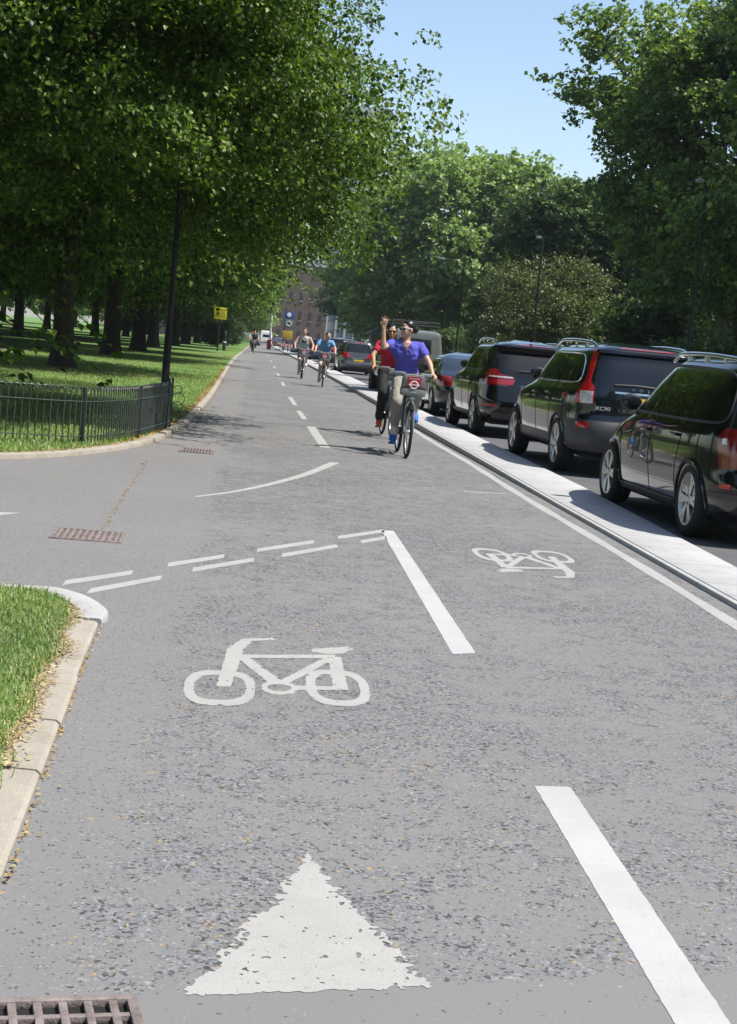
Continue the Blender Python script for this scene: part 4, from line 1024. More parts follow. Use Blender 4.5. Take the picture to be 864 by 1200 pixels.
def make_car(S, loc, rz, label, group='cars parked along the dividing island', name='parked_car', cat='car'):
    car = empty(name, (*loc, 0), rz, label, cat, group)
    B = Body(S['w'], S['yr'], S['yf'], S.get('nR', 7), S.get('nF', 4)); H, belt, roof = S['H'], S['belt'], S['roof']
    W = max(p[1] for p in S['w'])
    z0 = S['w'][0][0]
    body = B.solid(z0, H, belt, roof).build('body', [S['paint'], mt_liner, mt_cabin], car, None)
    # wheel wells
    mb = cutout_wheels(B, S['axles'], S['r'] + .055, W); c = mb.build('cutter', [mt_liner], None, None, recalc=True)
    boolean_cut(body, c)
    near = S.get('open', False)
    if near:
        I = Body(S['w'], S['yr'], S['yf'], S.get('nR', 7), S.get('nF', 4), inset=.055)
        c = I.solid(belt - .42, H - .06, belt, roof - .05).build('cutter', [mt_cabin], None, None)
        # only the cabin is hollow: cut the inner solid short behind the bulkhead
        bm = bmesh.new(); bm.from_mesh(c.data)
        bmesh.ops.bisect_plane(bm, geom=bm.verts[:] + bm.edges[:] + bm.faces[:], plane_co=(0, S['bulk'], 0), plane_no=(0, 1, 0), clear_outer=True)
        bmesh.ops.holes_fill(bm, edges=[e for e in bm.edges if e.is_boundary]); bmesh.ops.recalc_face_normals(bm, faces=bm.faces); bm.to_mesh(c.data); bm.free()
        boolean_cut(body, c)
        mb = MB()
        for poly in S['sidewin']:
            prism(mb, [(r[1], r[0]) for r in poly] + [(r[2], r[0]) for r in poly[::-1]], 'x', -1.3, 1.3)
        boolean_cut(body, mb.build('cutter', [mt_plast], None, None, recalc=True))
        mb = MB(); rw = S['rearwin']
        prism(mb, [(-r[1], r[0]) for r in rw] + [(r[1], r[0]) for r in rw[::-1]], 'y', -3.2, -S.get('rwdepth', .9))
        ws = S['screen']; prism(mb, [(-r[1], r[0]) for r in ws] + [(r[1], r[0]) for r in ws[::-1]], 'y', .1, 3)
        boolean_cut(body, mb.build('cutter', [mt_plast], None, None, recalc=True))
    smooth_mesh(body.data, 28)
    # glazing
    for i, poly in enumerate(S['sidewin']):
        mb = MB(); rows = [(r[0], ('s', r[1]), ('s', r[2])) for r in poly]
        gm = (mt_privacy if i in S.get('privacy', ()) else mt_glass) if near else mt_darkglass
        off = -.012 if near else .004
        for sd in 'LR':
            mb = MB(); B.patch(mb, rows, off, 0, 8, 8, sd, 0 if near else .012); mb.build('side_window', gm, car, 60)
    mb = MB(); B.rear(mb, S['rearwin'], -.012 if near else .004, 0, 8, 12, 0 if near else .012); mb.build('rear_window', (mt_privacy if S.get('privacy_rear', True) else mt_glass) if near else mt_darkglass, car, 60)
    mb = MB(); f = Body(S['w'], [(z, -y) for z, y in S['yf']], [(z, -y) for z, y in S['yr']], S.get('nF', 4), S.get('nR', 7))
    f.rear(mb, S['screen'], -.012 if near else .004, 0, 8, 12, 0 if near else .012)
    o = mb.build('windscreen', mt_glass if near else mt_darkglass, car, 60); o.rotation_euler = (0, 0, PI)
    if S.get('trim'):
        mb = MB(); w0, w1 = S['sidewin'][0], S['sidewin'][-1]
        tp = S['trimline']
        for sd in 'LR':
            mb = MB(); B.line(mb, [(('s', y), z) for y, z in tp], S.get('trimr', .009), .006, 0, sd, True); mb.build('window_trim', S['trim'], car, 50)
    # shut lines and handles
    for ln in (S['shut'] if S.get('lines', True) else []):
        for sd in 'LR':
            mb = MB(); B.line(mb, [(('s', y), z) for y, z in ln], .0035, .0005, 0, sd); mb.build('shut_line', mt_liner, car, None)
    for hl in S.get('rearshut', []):
        mb = MB(); B.rear(mb, [(hl[0] - .004, hl[1]), (hl[0] + .004, hl[1])], .002, 0, 1, 12, .004); mb.build('shut_line', mt_liner, car, None)
    for y, z in S['handles']:
        for sx in (-1, 1):
            p = B.pt(B.qs(y, z), z, .022); h = MB(); h.box((p.x * -sx if sx > 0 else p.x, p.y, p.z), (.022, .19, .03), 0, bevel=.009); h.build('door_handle', S.get('handle_mat', S['paint']), car, 40)
    # lamps
    for rows, mat, off in S['lights']:
        for sd in 'LR':
            mb = MB(); B.patch(mb, rows, off, 0, 10, 10, sd, .02); mb.build('tail_light', mat, car, 50)
    if S.get('brake'):
        mb = MB(); B.rear(mb, S['brake'], .008, 0, 2, 8); mb.build('brake_light', mt_redlens, car, 50)
    # cladding
    for nm, kind, rows, mat, off in S.get('clad', []):
        for sd in ('LR' if kind == 'side' and rows[0][1][0] == 's' else ('B',)):
            mb = MB()
            if kind == 'side': B.patch(mb, rows, off, 0, 6, 24, 'LR' if sd == 'B' else sd, .03)
            else: B.rear(mb, rows, off, 0, 6, 20, .03)
            mb.build(nm, mat, car, 40)
    # wheel arch lips
    for y in S['axles']:
        mb = MB(); R = S['r'] + .06; zc = S['r'] * .90; pts = []
        for k in range(25):
            a = RAD(-18 + 216 * k / 24); yy, zz = y + R * math.cos(a), zc + R * math.sin(a)
            if zz > z0 + .02: pts.append((('s', yy), zz))
        P = [B.pt(B.qs(e[1], z), z, .004) for e, z in pts]
        for sx in (1, -1):
            mb = MB(); mb.tube([(p.x * sx, p.y, p.z) for p in P], S.get('lip', .011), 6, 0); mb.build('wheel_arch', S.get('lip_mat', S['paint']), car, 50)
    # mirrors
    y, z, sz = S['mirror']
    for sx in (-1, 1):
        p = B.pt(B.qs(y, z), z); m = MB(); X = (abs(p.x) + .13 * sz) * sx
        m.ell((X, y, z + .05), (.115 * sz, .07 * sz, .085 * sz), 0, None, 14, 10)
        m.tube([(abs(p.x) * .97 * sx, y + .01, z + .01), (X, y, z + .02)], .028, 8, 1)
        o = m.build('mirror', [S.get('mirror_mat', mt_plast), mt_plast], car, 50)
        g = MB(); g.ell((X, y - .062 * sz, z + .05), (.095 * sz, .012, .068 * sz), 0, None, 14, 8); g.build('mirror_glass', mt_darkglass, o, 50)
    # plate
    pz, pw, pm = S['plate']; p = B.pt(B.qr(.01, pz), pz)
    mb = MB(); mb.box((0, p.y - .012, pz), (.52, .012, .112), 0, bevel=.003); pl = mb.build('number_plate', pm, car, 40)
    mb = MB(); mb.box((-.235, p.y - .0195, pz), (.045, .003, .106), 0); mb.build('country_band', mt_bluebadge, pl, None)
    if S.get('platetext'): text_mesh('plate_lettering', S['platetext'], .085, mt_letter, pl, (.02, p.y - .0195, pz), (PI / 2, 0, 0), .003, .82)
    # rails
    if S.get('rails'):
        x, ya, yb, z, r, mat = S['rails']
        for sx in (-1, 1):
            mb = MB(); pts = []
            for k in range(17):
                t = k / 16; e = min(t, 1 - t) * 8
                pts.append((sx * (x + S.get('railbow', .03) * math.sin(t * PI)), ya + (yb - ya) * t, z[0] + (z[1] - z[0]) * t + z[2] * math.sin(t * PI) - .07 * max(0, 1 - e) ** 2 - .01))
            mb.tube(pts, r, 8, 0, True, 1.3)
            for t in (.22, .5, .78):
                q = pts[round(t * 16)]; mb.box((q[0], q[1], q[2] - .035), (.03, .07, .07), 0)
            mb.build('roof_rail', mat, car, 50)
    if S.get('wiper'):
        z_, a, b = S['wiper']; pa, pb = B.pt(B.qr(a, z_), z_, .02), B.pt(B.qr(b, z_), z_, .02); mb = MB()
        mb.tube([(a, pa.y, z_), ((a + b) / 2, min(pa.y, pb.y) - .012, z_ + .012), (b, pb.y, z_)], .011, 6); mb.build('wiper', mt_plast, car, 50)
    # seats
    if near:
        for (y, xs) in S['seats']:
            for x in xs:
                mb = MB(); mb.box((x, y, belt - .12), (.44, .13, .62), 0, Matrix.Rotation(.2, 3, 'X'), .05); mb.box((x, y - .075, belt + .27), (.24, .09, .17), 0, Matrix.Rotation(.15, 3, 'X'), .035)
                mb.tube([(x - .06, y - .06, belt + .1), (x - .06, y - .07, belt + .25)], .008, 6); mb.tube([(x + .06, y - .06, belt + .1), (x + .06, y - .07, belt + .25)], .008, 6)
                mb.build('seat', mt_seat, car, 40)
        mb = MB(); mb.ring((S.get('wheelx', .38), S['bulk'] - .42, belt - .02), .18, .016, 'y', 24, 6); mb.build('steering_wheel', mt_plast, car, 50)
    for y in S['axles']:
        for sx in (-1, 1): wheel(car, sx * (W - .10 - .01), y, S['r'], S.get('tw', .22), S.get('rim', mt_rim), S['spokes'][0], S['spokes'][1], sx)
    # dark underbody closing the gap below the floor
    mb = MB(); mb.box((0, 0, z0 + .01), (W * 1.5, (S['yf'][3][1] - S['yr'][3][1]) * .9, .1), 0, bevel=.02); mb.build('underbody', mt_liner, car, 40)
    return car, B

# ---- 1: black people carrier nearest the camera
mpv = dict(H=1.64, belt=.99, roof=1.52, paint=mt_black, r=.325, axles=(-1.37, 1.35), open=True, bulk=1.0,
  w=[(.19, .80), (.25, .855), (.42, .885), (.60, .897), (.80, .895), (.93, .885), (1.0, .862), (1.3, .775), (1.48, .70), (1.55, .64), (1.60, .54), (1.63, .40), (1.645, .2)],
  yr=[(.19, -2.02), (.27, -2.15), (.45, -2.19), (.55, -2.18), (.60, -2.13), (.80, -2.12), (1.0, -2.09), (1.2, -2.03), (1.48, -1.92), (1.57, -1.86), (1.62, -1.65), (1.645, -1.2)],
  yf=[(.19, 2.0), (.3, 2.15), (.5, 2.19), (.62, 2.15), (.74, 2.06), (.82, 1.9), (.90, 1.62), (.96, 1.38), (1.0, 1.24), (1.2, .92), (1.4, .58), (1.5, .38), (1.57, .15), (1.62, -.2), (1.645, -.5)],
  sidewin=[[(1.035, -.02, 1.0), (1.14, -.02, .83), (1.28, -.03, .60), (1.40, -.04, .37), (1.47, -.05, .14)], [(1.035, -1.02, -.14), (1.47, -.98, -.16)], [(1.05, -1.86, -1.10), (1.12, -1.86, -1.10), (1.40, -1.72, -1.07), (1.46, -1.62, -1.06)]],
  rearwin=[(1.06, .70), (1.12, .72), (1.42, .62), (1.47, .58)], screen=[(1.06, .72), (1.12, .74), (1.4, .64), (1.47, .56)], privacy_rear=False,
  trim=mt_plast, trimline=[(1.04, 1.02), (.55, 1.33), (.16, 1.49), (-.3, 1.5), (-1.2, 1.49), (-1.66, 1.47), (-1.84, 1.38), (-1.9, 1.06), (-1.7, 1.02), (0, 1.015)], trimr=.011,
  shut=[[(-.08, 1.47), (-.08, 1.0), (-.1, .5), (-.12, .26)], [(1.0, 1.0), (.98, .7), (.9, .42), (.9, .28)], [(-1.06, 1.46), (-1.06, .98), (-1.0, .8), (-.93, .5), (-.95, .27)], [(.9, .27), (-.95, .265)]],
  handles=[(.08, .86), (-.84, .87)],
  lights=[([(.66, ('r', .70), ('s', -1.93)), (.74, ('r', .62), ('s', -1.9)), (.92, ('r', .60), ('s', -1.86)), (1.0, ('r', .62), ('s', -1.92))], mt_darkredlens, .012), ([(.86, ('r', .78), ('s', -2.0)), (.91, ('r', .78), ('s', -2.0))], mt_clearlens, .018)],
  clad=[('bumper_strip', 'side', [(.40, ('r', .3), ('s', -1.80)), (.45, ('r', .3), ('s', -1.80))], mt_greyplast, .012), ('sill_strip', 'side', [(.215, ('s', -.93), ('s', .93)), (.26, ('s', -.93), ('s', .93))], mt_greyplast, .014)],
  brake=[(1.505, .2), (1.525, .2)], mirror=(.98, 1.04, 1.0), plate=(.78, .52, mt_yplate), rails=(.60, .35, -1.72, (1.615, 1.585, .022), .017, mt_chrome), railbow=.02,
  lip=.016, lip_mat=mt_chrome, spokes=(6, 'twin'), seats=[(-.12, (-.36, .36)), (-.98, (-.42, 0, .42))], rearshut=[(.60, .75)])
mpv['lip_mat'] = mt_black
car1, B1 = make_car(mpv, (4.72, 14.66), .032, 'black people carrier nearest the camera with silver spoked wheels and roof rails')
for sd in 'LR':
    mb = MB(); B1.line(mb, [(('s', .92), .275), (('s', -.94), .275)], .007, .02, 0, sd); mb.build('sill_trim', mt_chrome, car1, 50)
    mb = MB(); B1.patch(mb, [(.49, ('r', .75), ('s', -2.1)), (.53, ('r', .75), ('s', -2.1))], .014, 0, 2, 6, sd); mb.build('reflector', mt_redlens, car1, 50)

# ---- 2: dark blue-black tall estate with tall red lamps
suv = dict(H=1.745, belt=1.13, roof=1.60, paint=mt_navy, r=.365, axles=(-1.40, 1.46), open=True, bulk=1.1,
  w=[(.28, .82), (.34, .89), (.5, .93), (.7, .95), (.95, .95), (1.06, .935), (1.14, .895), (1.17, .875), (1.4, .81), (1.6, .735), (1.66, .67), (1.70, .56), (1.735, .4), (1.75, .2)],
  yr=[(.28, -2.22), (.34, -2.36), (.5, -2.41), (.66, -2.41), (.72, -2.38), (.76, -2.34), (1.0, -2.33), (1.16, -2.31), (1.4, -2.22), (1.58, -2.13), (1.66, -2.12), (1.70, -2.0), (1.75, -1.4)],
  yf=[(.28, 2.2), (.36, 2.34), (.6, 2.39), (.8, 2.36), (.92, 2.28), (1.0, 2.0), (1.07, 1.55), (1.13, 1.22), (1.3, .95), (1.5, .60), (1.6, .40), (1.68, .1), (1.75, -.5)],
  sidewin=[[(1.20, .02, 1.02), (1.33, .02, .80), (1.45, .02, .58), (1.56, .02, .30)], [(1.20, -.90, -.10), (1.56, -.86, -.10)], [(1.21, -1.92, -1.0), (1.28, -1.94, -1.0), (1.5, -1.82, -.98), (1.56, -1.70, -.97)]],
  rearwin=[(1.20, .73), (1.26, .76), (1.52, .68), (1.57, .64)], screen=[(1.22, .74), (1.28, .75), (1.5, .66), (1.57, .58)], privacy=(0, 1, 2),
  trim=mt_chrome, trimline=[(1.06, 1.185), (.62, 1.43), (.32, 1.575), (-.3, 1.58), (-1.0, 1.58), (-1.72, 1.575), (-1.9, 1.48), (-2.0, 1.28), (-1.94, 1.195), (-1.0, 1.18), (0, 1.175)], trimr=.009,
  shut=[[(-.04, 1.57), (-.04, 1.15), (-.06, .6), (-.08, .42)], [(1.06, 1.15), (1.04, .8), (.95, .5), (.95, .42)], [(-.95, 1.57), (-.95, 1.14), (-.92, .9), (-.86, .6), (-.9, .42)]],
  handles=[(.12, 1.0), (-.74, 1.02)],
  lights=[([(.94, ('r', .70), ('s', -2.06)), (1.06, ('r', .69), ('s', -2.06)), (1.16, ('r', .70), ('s', -2.08)), (1.22, ('r', .735), ('s', -2.10)), (1.3, ('r', .72), ('s', -2.09)), (1.5, ('r', .655), ('s', -2.0)), (1.62, ('r', .61), ('s', -1.95)), (1.69, ('r', .52), ('s', -1.9))], mt_redlens, .012),
          ([(.945, ('r', .705), ('r', .83)), (1.10, ('r', .70), ('r', .83))], mt_clearlens, .018)],
  clad=[('rear_bumper', 'side', [(.33, ('r', .001), ('s', -1.83)), (.5, ('r', .001), ('s', -1.80)), (.73, ('r', .001), ('s', -1.83))], mt_greyplast, .010),
        ('side_cladding', 'side', [(.32, ('s', -.96), ('s', 1.02)), (.47, ('s', -.95), ('s', 1.01))], mt_greyplast, .012),
        ('spoiler', 'rear', [(1.60, .64), (1.655, .60)], mt_navy, .05), ('skid_plate', 'rear', [(.32, .5), (.42, .44)], mt_rim, .022)],
  brake=[(1.668, .36), (1.685, .36)], mirror=(1.04, 1.19, 1.1), plate=(1.0, .52, mt_yplate), rails=(.60, .45, -1.9, (1.745, 1.715, .030), .020, mt_chrome), railbow=.03,
  lip=.02, lip_mat=mt_navy, spokes=(5, 'single'), seats=[(-.1, (-.38, .38)), (-1.0, (-.45, 0, .45)), (-1.75, (-.4, .4))], wiper=(1.205, -.45, .1), rearshut=[(.735, .78)])
car2, B2 = make_car(suv, (4.93, 21.62), .03, 'dark navy tall estate with full height red tail lights and grey bumper')
y1 = B2.pt(B2.qr(.01, 1.10), 1.10).y
mb = MB(); B2.rear(mb, [(1.098, .44), (1.122, .44)], .016, 0, 2, 12); mb.build('tailgate_strip', mt_chrome, car2, 50)
for i, ch in enumerate('VOLVO'):
    x = -.2 + i * .1; text_mesh('lettering', ch, .055, mt_badge, car2, (x, B2.pt(B2.qr(abs(x) + .001, 1.158), 1.158).y - .006, 1.158))
text_mesh('badge', 'XC90', .066, mt_badge, car2, (-.58, B2.pt(B2.qr(.58, .89), .89).y - .005, .89), (PI / 2, 0, -.06), .006, 1.25)
for sd in 'LR':
    mb = MB(); B2.patch(mb, [(.63, ('r', .74), ('s', -2.2)), (.70, ('r', .74), ('s', -2.2))], .018, 0, 2, 8, sd); mb.build('reflector', mt_redlens, car2, 50)
mb = MB(); mb.box((-.03, y1 - .01, 1.0), (.62, .014, .17), 0, bevel=.01); mb.build('plate_recess', mt_plast, car2, 40)

# ---- 3: black tall estate with wide red lamps
suv2 = dict(suv, lip_mat=mt_black, H=1.76, paint=mt_black, r=.37, axles=(-1.45, 1.48), spokes=(5, 'twin'),
  yr=[(.28, -2.12), (.34, -2.28), (.5, -2.35), (.68, -2.36), (.76, -2.32), (.9, -2.29), (1.1, -2.26), (1.2, -2.22), (1.4, -2.08), (1.58, -1.93), (1.66, -1.95), (1.70, -1.8), (1.76, -1.2)],
  sidewin=[[(1.20, .0, .98), (1.33, .0, .76), (1.45, .0, .54), (1.56, .0, .28)], [(1.20, -.92, -.10), (1.56, -.86, -.10)], [(1.22, -1.72, -1.0), (1.28, -1.76, -1.0), (1.5, -1.52, -.98), (1.56, -1.36, -.97)]],
  trim=mt_plast, trimline=[(1.02, 1.185), (.58, 1.43), (.30, 1.575), (-.3, 1.58), (-1.0, 1.58), (-1.38, 1.575), (-1.58, 1.48), (-1.84, 1.28), (-1.78, 1.195), (-1.0, 1.18), (0, 1.175)],
  lights=[([(.93, ('r', .48), ('s', -1.96)), (1.02, ('r', .36), ('s', -1.94)), (1.10, ('r', .38), ('s', -1.96)), (1.14, ('r', .62), ('s', -1.97)), (1.22, ('r', .68), ('s', -2.02))], mt_darkredlens, .012), ([(1.075, ('r', .40), ('r', .80)), (1.10, ('r', .41), ('r', .80))], mt_clearlens, .018), ([(.96, ('r', .40), ('r', .80)), (1.05, ('r', .37), ('r', .80))], mt_redlens, .016)],
  clad=[('spoiler', 'rear', [(1.60, .66), (1.655, .62)], mt_black, .09), ('side_cladding', 'side', [(.32, ('s', -.99), ('s', 1.02)), (.40, ('s', -.98), ('s', 1.01))], mt_greyplast, .012), ('rear_apron', 'rear', [(.33, .7), (.46, .72)], mt_greyplast, .01)],
  rails=(.62, .4, -1.65, (1.755, 1.72, .025), .017, mt_chrome), plate=(.90, .52, mt_yplate), wiper=(1.21, -.3, .25), rearshut=[(.74, .8)], brake=[(1.672, .3), (1.688, .3)])
car3, B3 = make_car(suv2, (4.87, 29.15), .02, 'black tall estate with wide red lamps between the navy estate and the low dark saloon')
for sd in 'LR':
    mb = MB(); B3.patch(mb, [(.56, ('r', .66), ('s', -2.22)), (.60, ('r', .66), ('s', -2.22))], .016, 0, 2, 8, sd); mb.build('reflector', mt_redlens, car3, 50)
mb = MB(); mb.tube([(0, -1.5, 1.76), (0, -1.62, 1.80), (0, -1.74, 1.835)], [.03, .02, .006], 8, 0, True, .5); mb.build('aerial', mt_black, car3, 50)

# ---- 4: low dark saloon with sky in its rear window
low = dict(H=1.45, belt=.93, roof=1.36, paint=mt_blueblack, r=.325, axles=(-1.36, 1.36), open=False, bulk=1.0,
  w=[(.19, .80), (.26, .87), (.45, .90), (.7, .91), (.86, .9), (.93, .875), (1.1, .78), (1.28, .68), (1.36, .62), (1.41, .5), (1.44, .35), (1.455, .18)],
  yr=[(.19, -2.1), (.3, -2.25), (.55, -2.3), (.8, -2.27), (.92, -2.2), (.97, -2.05), (1.02, -1.88), (1.2, -1.45), (1.34, -1.05), (1.4, -.8), (1.455, -.35)],
  yf=[(.19, 2.1), (.3, 2.25), (.5, 2.3), (.65, 2.25), (.76, 2.1), (.84, 1.75), (.90, 1.35), (.95, 1.15), (1.15, .78), (1.3, .45), (1.38, .2), (1.455, -.1)],
  sidewin=[[(.97, -.02, .95), (1.1, -.02, .70), (1.2, -.02, .48), (1.3, -.02, .22)], [(.97, -1.15, -.1), (1.1, -1.2, -.1), (1.3, -.92, -.1)]],
  rearwin=[(.985, .62), (1.05, .66), (1.3, .56), (1.34, .50)], screen=[(1.0, .7), (1.05, .71), (1.25, .6), (1.33, .52)],
  trim=mt_chrome, trimline=[(1.0, .955), (.5, 1.2), (.22, 1.315), (-.4, 1.325), (-.95, 1.31), (-1.25, 1.1), (-1.2, .96), (0, .95)], trimr=.006,
  shut=[[(-.06, 1.3), (-.06, .9), (-.08, .3)], [(.98, .92), (.95, .6), (.88, .3)], [(-1.0, 1.3), (-1.08, .9), (-.95, .5), (-.95, .3)]], handles=[(.1, .78), (-.82, .8)],
  lights=[([(.68, ('r', .55), ('s', -1.98)), (.80, ('r', .52), ('s', -1.94)), (.92, ('r', .58), ('s', -1.98))], mt_darkredlens, .012)],
  mirror=(.92, 1.0, 1.05), plate=(.62, .52, mt_yplate), spokes=(5, 'twin'), seats=[])
car4, B4 = make_car(low, (4.88, 36.2), .02, 'low dark saloon with pale blue sky mirrored in its sloping rear window')

# ---- 5: boxy grey off-roader with roof rack, seen over the cyclists' shoulders
box = dict(H=2.02, belt=1.22, roof=1.92, paint=mt_landgrey, r=.39, axles=(-1.3, 1.2), open=False, bulk=1.0, nR=22, nF=lambda z: 16 if z > 1.05 else 10,
  w=[(.5, .80), (.55, .86), (.7, .88), (1.2, .89), (1.24, .87), (1.5, .83), (1.9, .77), (1.96, .74), (2.0, .66), (2.03, .5)],
  yr=[(.5, -1.95), (.6, -1.98), (1.2, -1.98), (1.9, -1.93), (1.98, -1.9), (2.03, -1.7)],
  yf=[(.5, 1.95), (.6, 2.0), (1.0, 2.0), (1.1, 1.95), (1.16, 1.2), (1.2, .8), (1.5, .72), (1.9, .58), (1.98, .5), (2.03, .3)],
  sidewin=[[(1.30, -.05, .55), (1.8, -.05, .44)], [(1.30, -.85, -.15), (1.8, -.85, -.15)], [(1.34, -1.75, -.98), (1.78, -1.72, -.98)]],
  rearwin=[(1.34, .5), (1.76, .47)], screen=[(1.30, .7), (1.8, .64)],
  shut=[[(-.1, 1.85), (-.1, .6)], [(.68, 1.2), (.6, .6)], [(-.9, 1.85), (-.9, 1.0), (-.75, .6)]], handles=[(.05, 1.1), (-.75, 1.1)], handle_mat=mt_plast,
  lights=[([(.95, ('r', .72), ('r', .80)), (1.04, ('r', .72), ('r', .80))], mt_redlens, .012)], clad=[('rear_crossmember', 'rear', [(.52, .82), (.66, .82)], mt_plast, .03)],
  mirror=(.78, 1.25, 1.0), mirror_mat=mt_plast, plate=(.85, .52, mt_yplate), lip=.04, lip_mat=mt_plast, spokes=(8, 'single'), rim=mt_darksteel, tw=.25, seats=[])
car5, B5 = make_car(box, (4.53, 47.1), .03, 'boxy pale grey off-roader with black roof rack behind the two nearest cyclists')
mb = MB()
for x in (-.72, .72): mb.tube([(x, -1.8, 2.16), (x, .55, 2.16)], .016, 6); mb.tube([(x, -1.8, 2.26), (x, .55, 2.26)], .014, 6)
for y in np.linspace(-1.8, .55, 9): mb.tube([(-.72, y, 2.15), (.72, y, 2.15)], .014, 6)
for y in (-1.7, -.6, .45):
    for x in (-.72, .72): mb.tube([(x, y, 1.94), (x, y, 2.26)], .014, 6)
mb.tube([(-.72, .55, 2.26), (.72, .55, 2.26)], .014, 6); mb.tube([(-.72, -1.8, 2.26), (.72, -1.8, 2.26)], .014, 6)
mb.build('roof_rack', mt_plast, car5, 50)
mb = MB(); mb.lathe([(.001, -.12), (.3, -.12), (.36, -.07), (.37, 0), (.36, .07), (.3, .12), (.2, .12)], (.1, -2.1, 1.05), 'y', 28); mb.build('spare_wheel', mt_rubber, car5, 40, recalc=True)

# ---- 6 onward: smaller in the view, darker panes
hatch = dict(mpv, open=False, lines=False, paint=mt_grey, H=1.58, lights=[([(.80, ('r', .42), ('s', -1.95)), (.88, ('r', .38), ('s', -1.9)), (1.0, ('r', .5), ('s', -1.9)), (1.03, ('r', .62), ('s', -1.98))], mt_redlens, .012)], rails=None, lip=.012, lip_mat=mt_grey, spokes=(5, 'twin'), plate=(.66, .52, mt_yplate),
  clad=[('rear_apron', 'side', [(.22, ('r', .001), ('s', -1.9)), (.36, ('r', .001), ('s', -1.88))], mt_plast, .01), ('tailgate_strip', 'rear', [(.775, .3), (.79, .3)], mt_chrome, .012)])
make_car(hatch, (4.83, 76.4), .02, 'grey hatchback with bright roof and red lamps just left of the boxy off-roader')
far_suv = dict(suv2, open=False, lines=False, paint=mt_grey, rails=(.62, .4, -1.75, (1.76, 1.73, .05), .03, mt_chrome))
make_car(far_suv, (4.95, 92.5), 0, 'dark grey tall estate with silver roof bars behind the woman in light blue')
low2 = dict(low, paint=mt_silver, open=False)
make_car(low2, (5.3, 84.6), 0, 'silver saloon half hidden between the grey hatchback and the dark estate')
low3 = dict(hatch, paint=mt_bluepaint, lip_mat=mt_bluepaint)
make_car(low3, (4.5, 110.5), 0, 'dark blue hatchback behind the man in the pale vest')
make_car(dict(low, paint=mt_blueblack, open=False), (4.6, 126), .0, 'dark saloon parked next beyond the dark blue hatchback')
make_car(dict(hatch, paint=mt_silver, lip_mat=mt_silver), (4.6, 140), .0, 'silver hatchback far along the row near the yellow notice')
make_car(dict(low, paint=mt_bluepaint, open=False), (4.3, 156), .0, 'far dark blue saloon by the signal pole')
make_car(dict(low, paint=mt_grey, open=False), (3.2, 238), .0, 'small grey car at the very end of the track')
van = dict(box, paint=mt_whitepaint, H=2.3, belt=1.2, roof=2.2, r=.33, rim=mt_rim, lip=.015, lip_mat=mt_whitepaint, nR=14, lights=[([(.9, ('r', .8), ('s', -1.9)), (1.3, ('r', .8), ('s', -1.9))], mt_redlens, .012)],
  w=[(.3, .86), (.4, .95), (1.2, .97), (1.8, .92), (2.2, .84), (2.27, .74), (2.31, .5)], yr=[(.3, -2.4), (.5, -2.45), (1.2, -2.45), (2.2, -2.4), (2.31, -2.2)],
  yf=[(.3, 2.4), (.6, 2.45), (.9, 2.35), (1.05, 2.1), (1.2, 1.85), (1.9, 1.2), (2.2, .9), (2.31, .5)], sidewin=[[(1.3, .7, 1.5), (1.8, .7, 1.1)]], shut=[[(.5, 2.1), (.5, .4)]], handles=[(.6, 1.1)], axles=(-1.6, 1.6), mirror=(1.6, 1.2, 1.1))
make_car(van, (1.0, 232), .05, 'small white van crossing at the far end of the track', None, 'van', 'van')
make_car(dict(van, paint=mt_whitepaint), (-2.0, 246), 1.2, 'second white van far away beside the park end', None, 'van', 'van')
# ================================================================== BICYCLES AND RIDERS
mt_skin = M('skin_light', (.52, .31, .22), .5, var=.08, scale=10); mt_skin2 = M('skin_tan', (.40, .22, .145), .5, var=.08, scale=10)
mt_hair = M('black_hair', (.012, .009, .008), .35, var=.3, scale=30); mt_hairb = M('brown_hair', (.04, .02, .01), .45, var=.3, scale=30)
mt_bluetee = M('royal_blue_jersey', (.085, .085, .43), .9, var=.12, scale=7, bump=.3, bscale=25); mt_redtee = M('red_jersey', (.50, .022, .05), .85, var=.12, scale=7, bump=.3, bscale=25)
mt_khaki = M('khaki_cotton', (.30, .28, .24), .9, var=.1, scale=8, bump=.4, bscale=22); mt_blackcloth = M('black_cloth', (.012, .012, .014), .85, var=.25, scale=9)
mt_palegrey = M('pale_grey_vest', (.44, .46, .47), .9, var=.08, scale=8); mt_navyc = M('navy_cotton', (.03, .04, .10), .9, var=.15, scale=8)
mt_ltblue = M('light_blue_cotton', (.12, .30, .52), .9, var=.1, scale=8); mt_denim = M('denim', (.06, .10, .2), .9, var=.2, scale=14)
mt_blueshoe = M('blue_shoe', (.02, .12, .55), .6); mt_whiteshoe = M('white_shoe', (.62, .62, .62), .6); mt_orange = M('orange_shoe', (.6, .1, .02), .6); mt_sock = M('white_sock', (.6, .6, .6), .9)
mt_shades = paint('sunglass_lens', (.01, .009, .009), .06); mt_whiteframe = M('white_frame', (.7, .7, .7), .3)
mt_eye = M('eye_white', (.6, .6, .58), .3); mt_lip = M('lips', (.36, .12, .1), .5)
mt_bikegrey = M('bike_grey_casing', (.20, .215, .22), .45, var=.1, scale=9); mt_bikeblack = M('bike_black', (.012, .013, .015), .35, var=.15)
mt_bikeblue = M('bike_frame_dark', (.03, .045, .075), .3, coat=.6); mt_bred = M('red_panel', (.55, .016, .05), .4, var=.05); mt_white = M('white_print', (.75, .75, .75), .5, var=.03)
mt_bikesilver = M('bike_alloy', (.55, .56, .57), .35, .85)

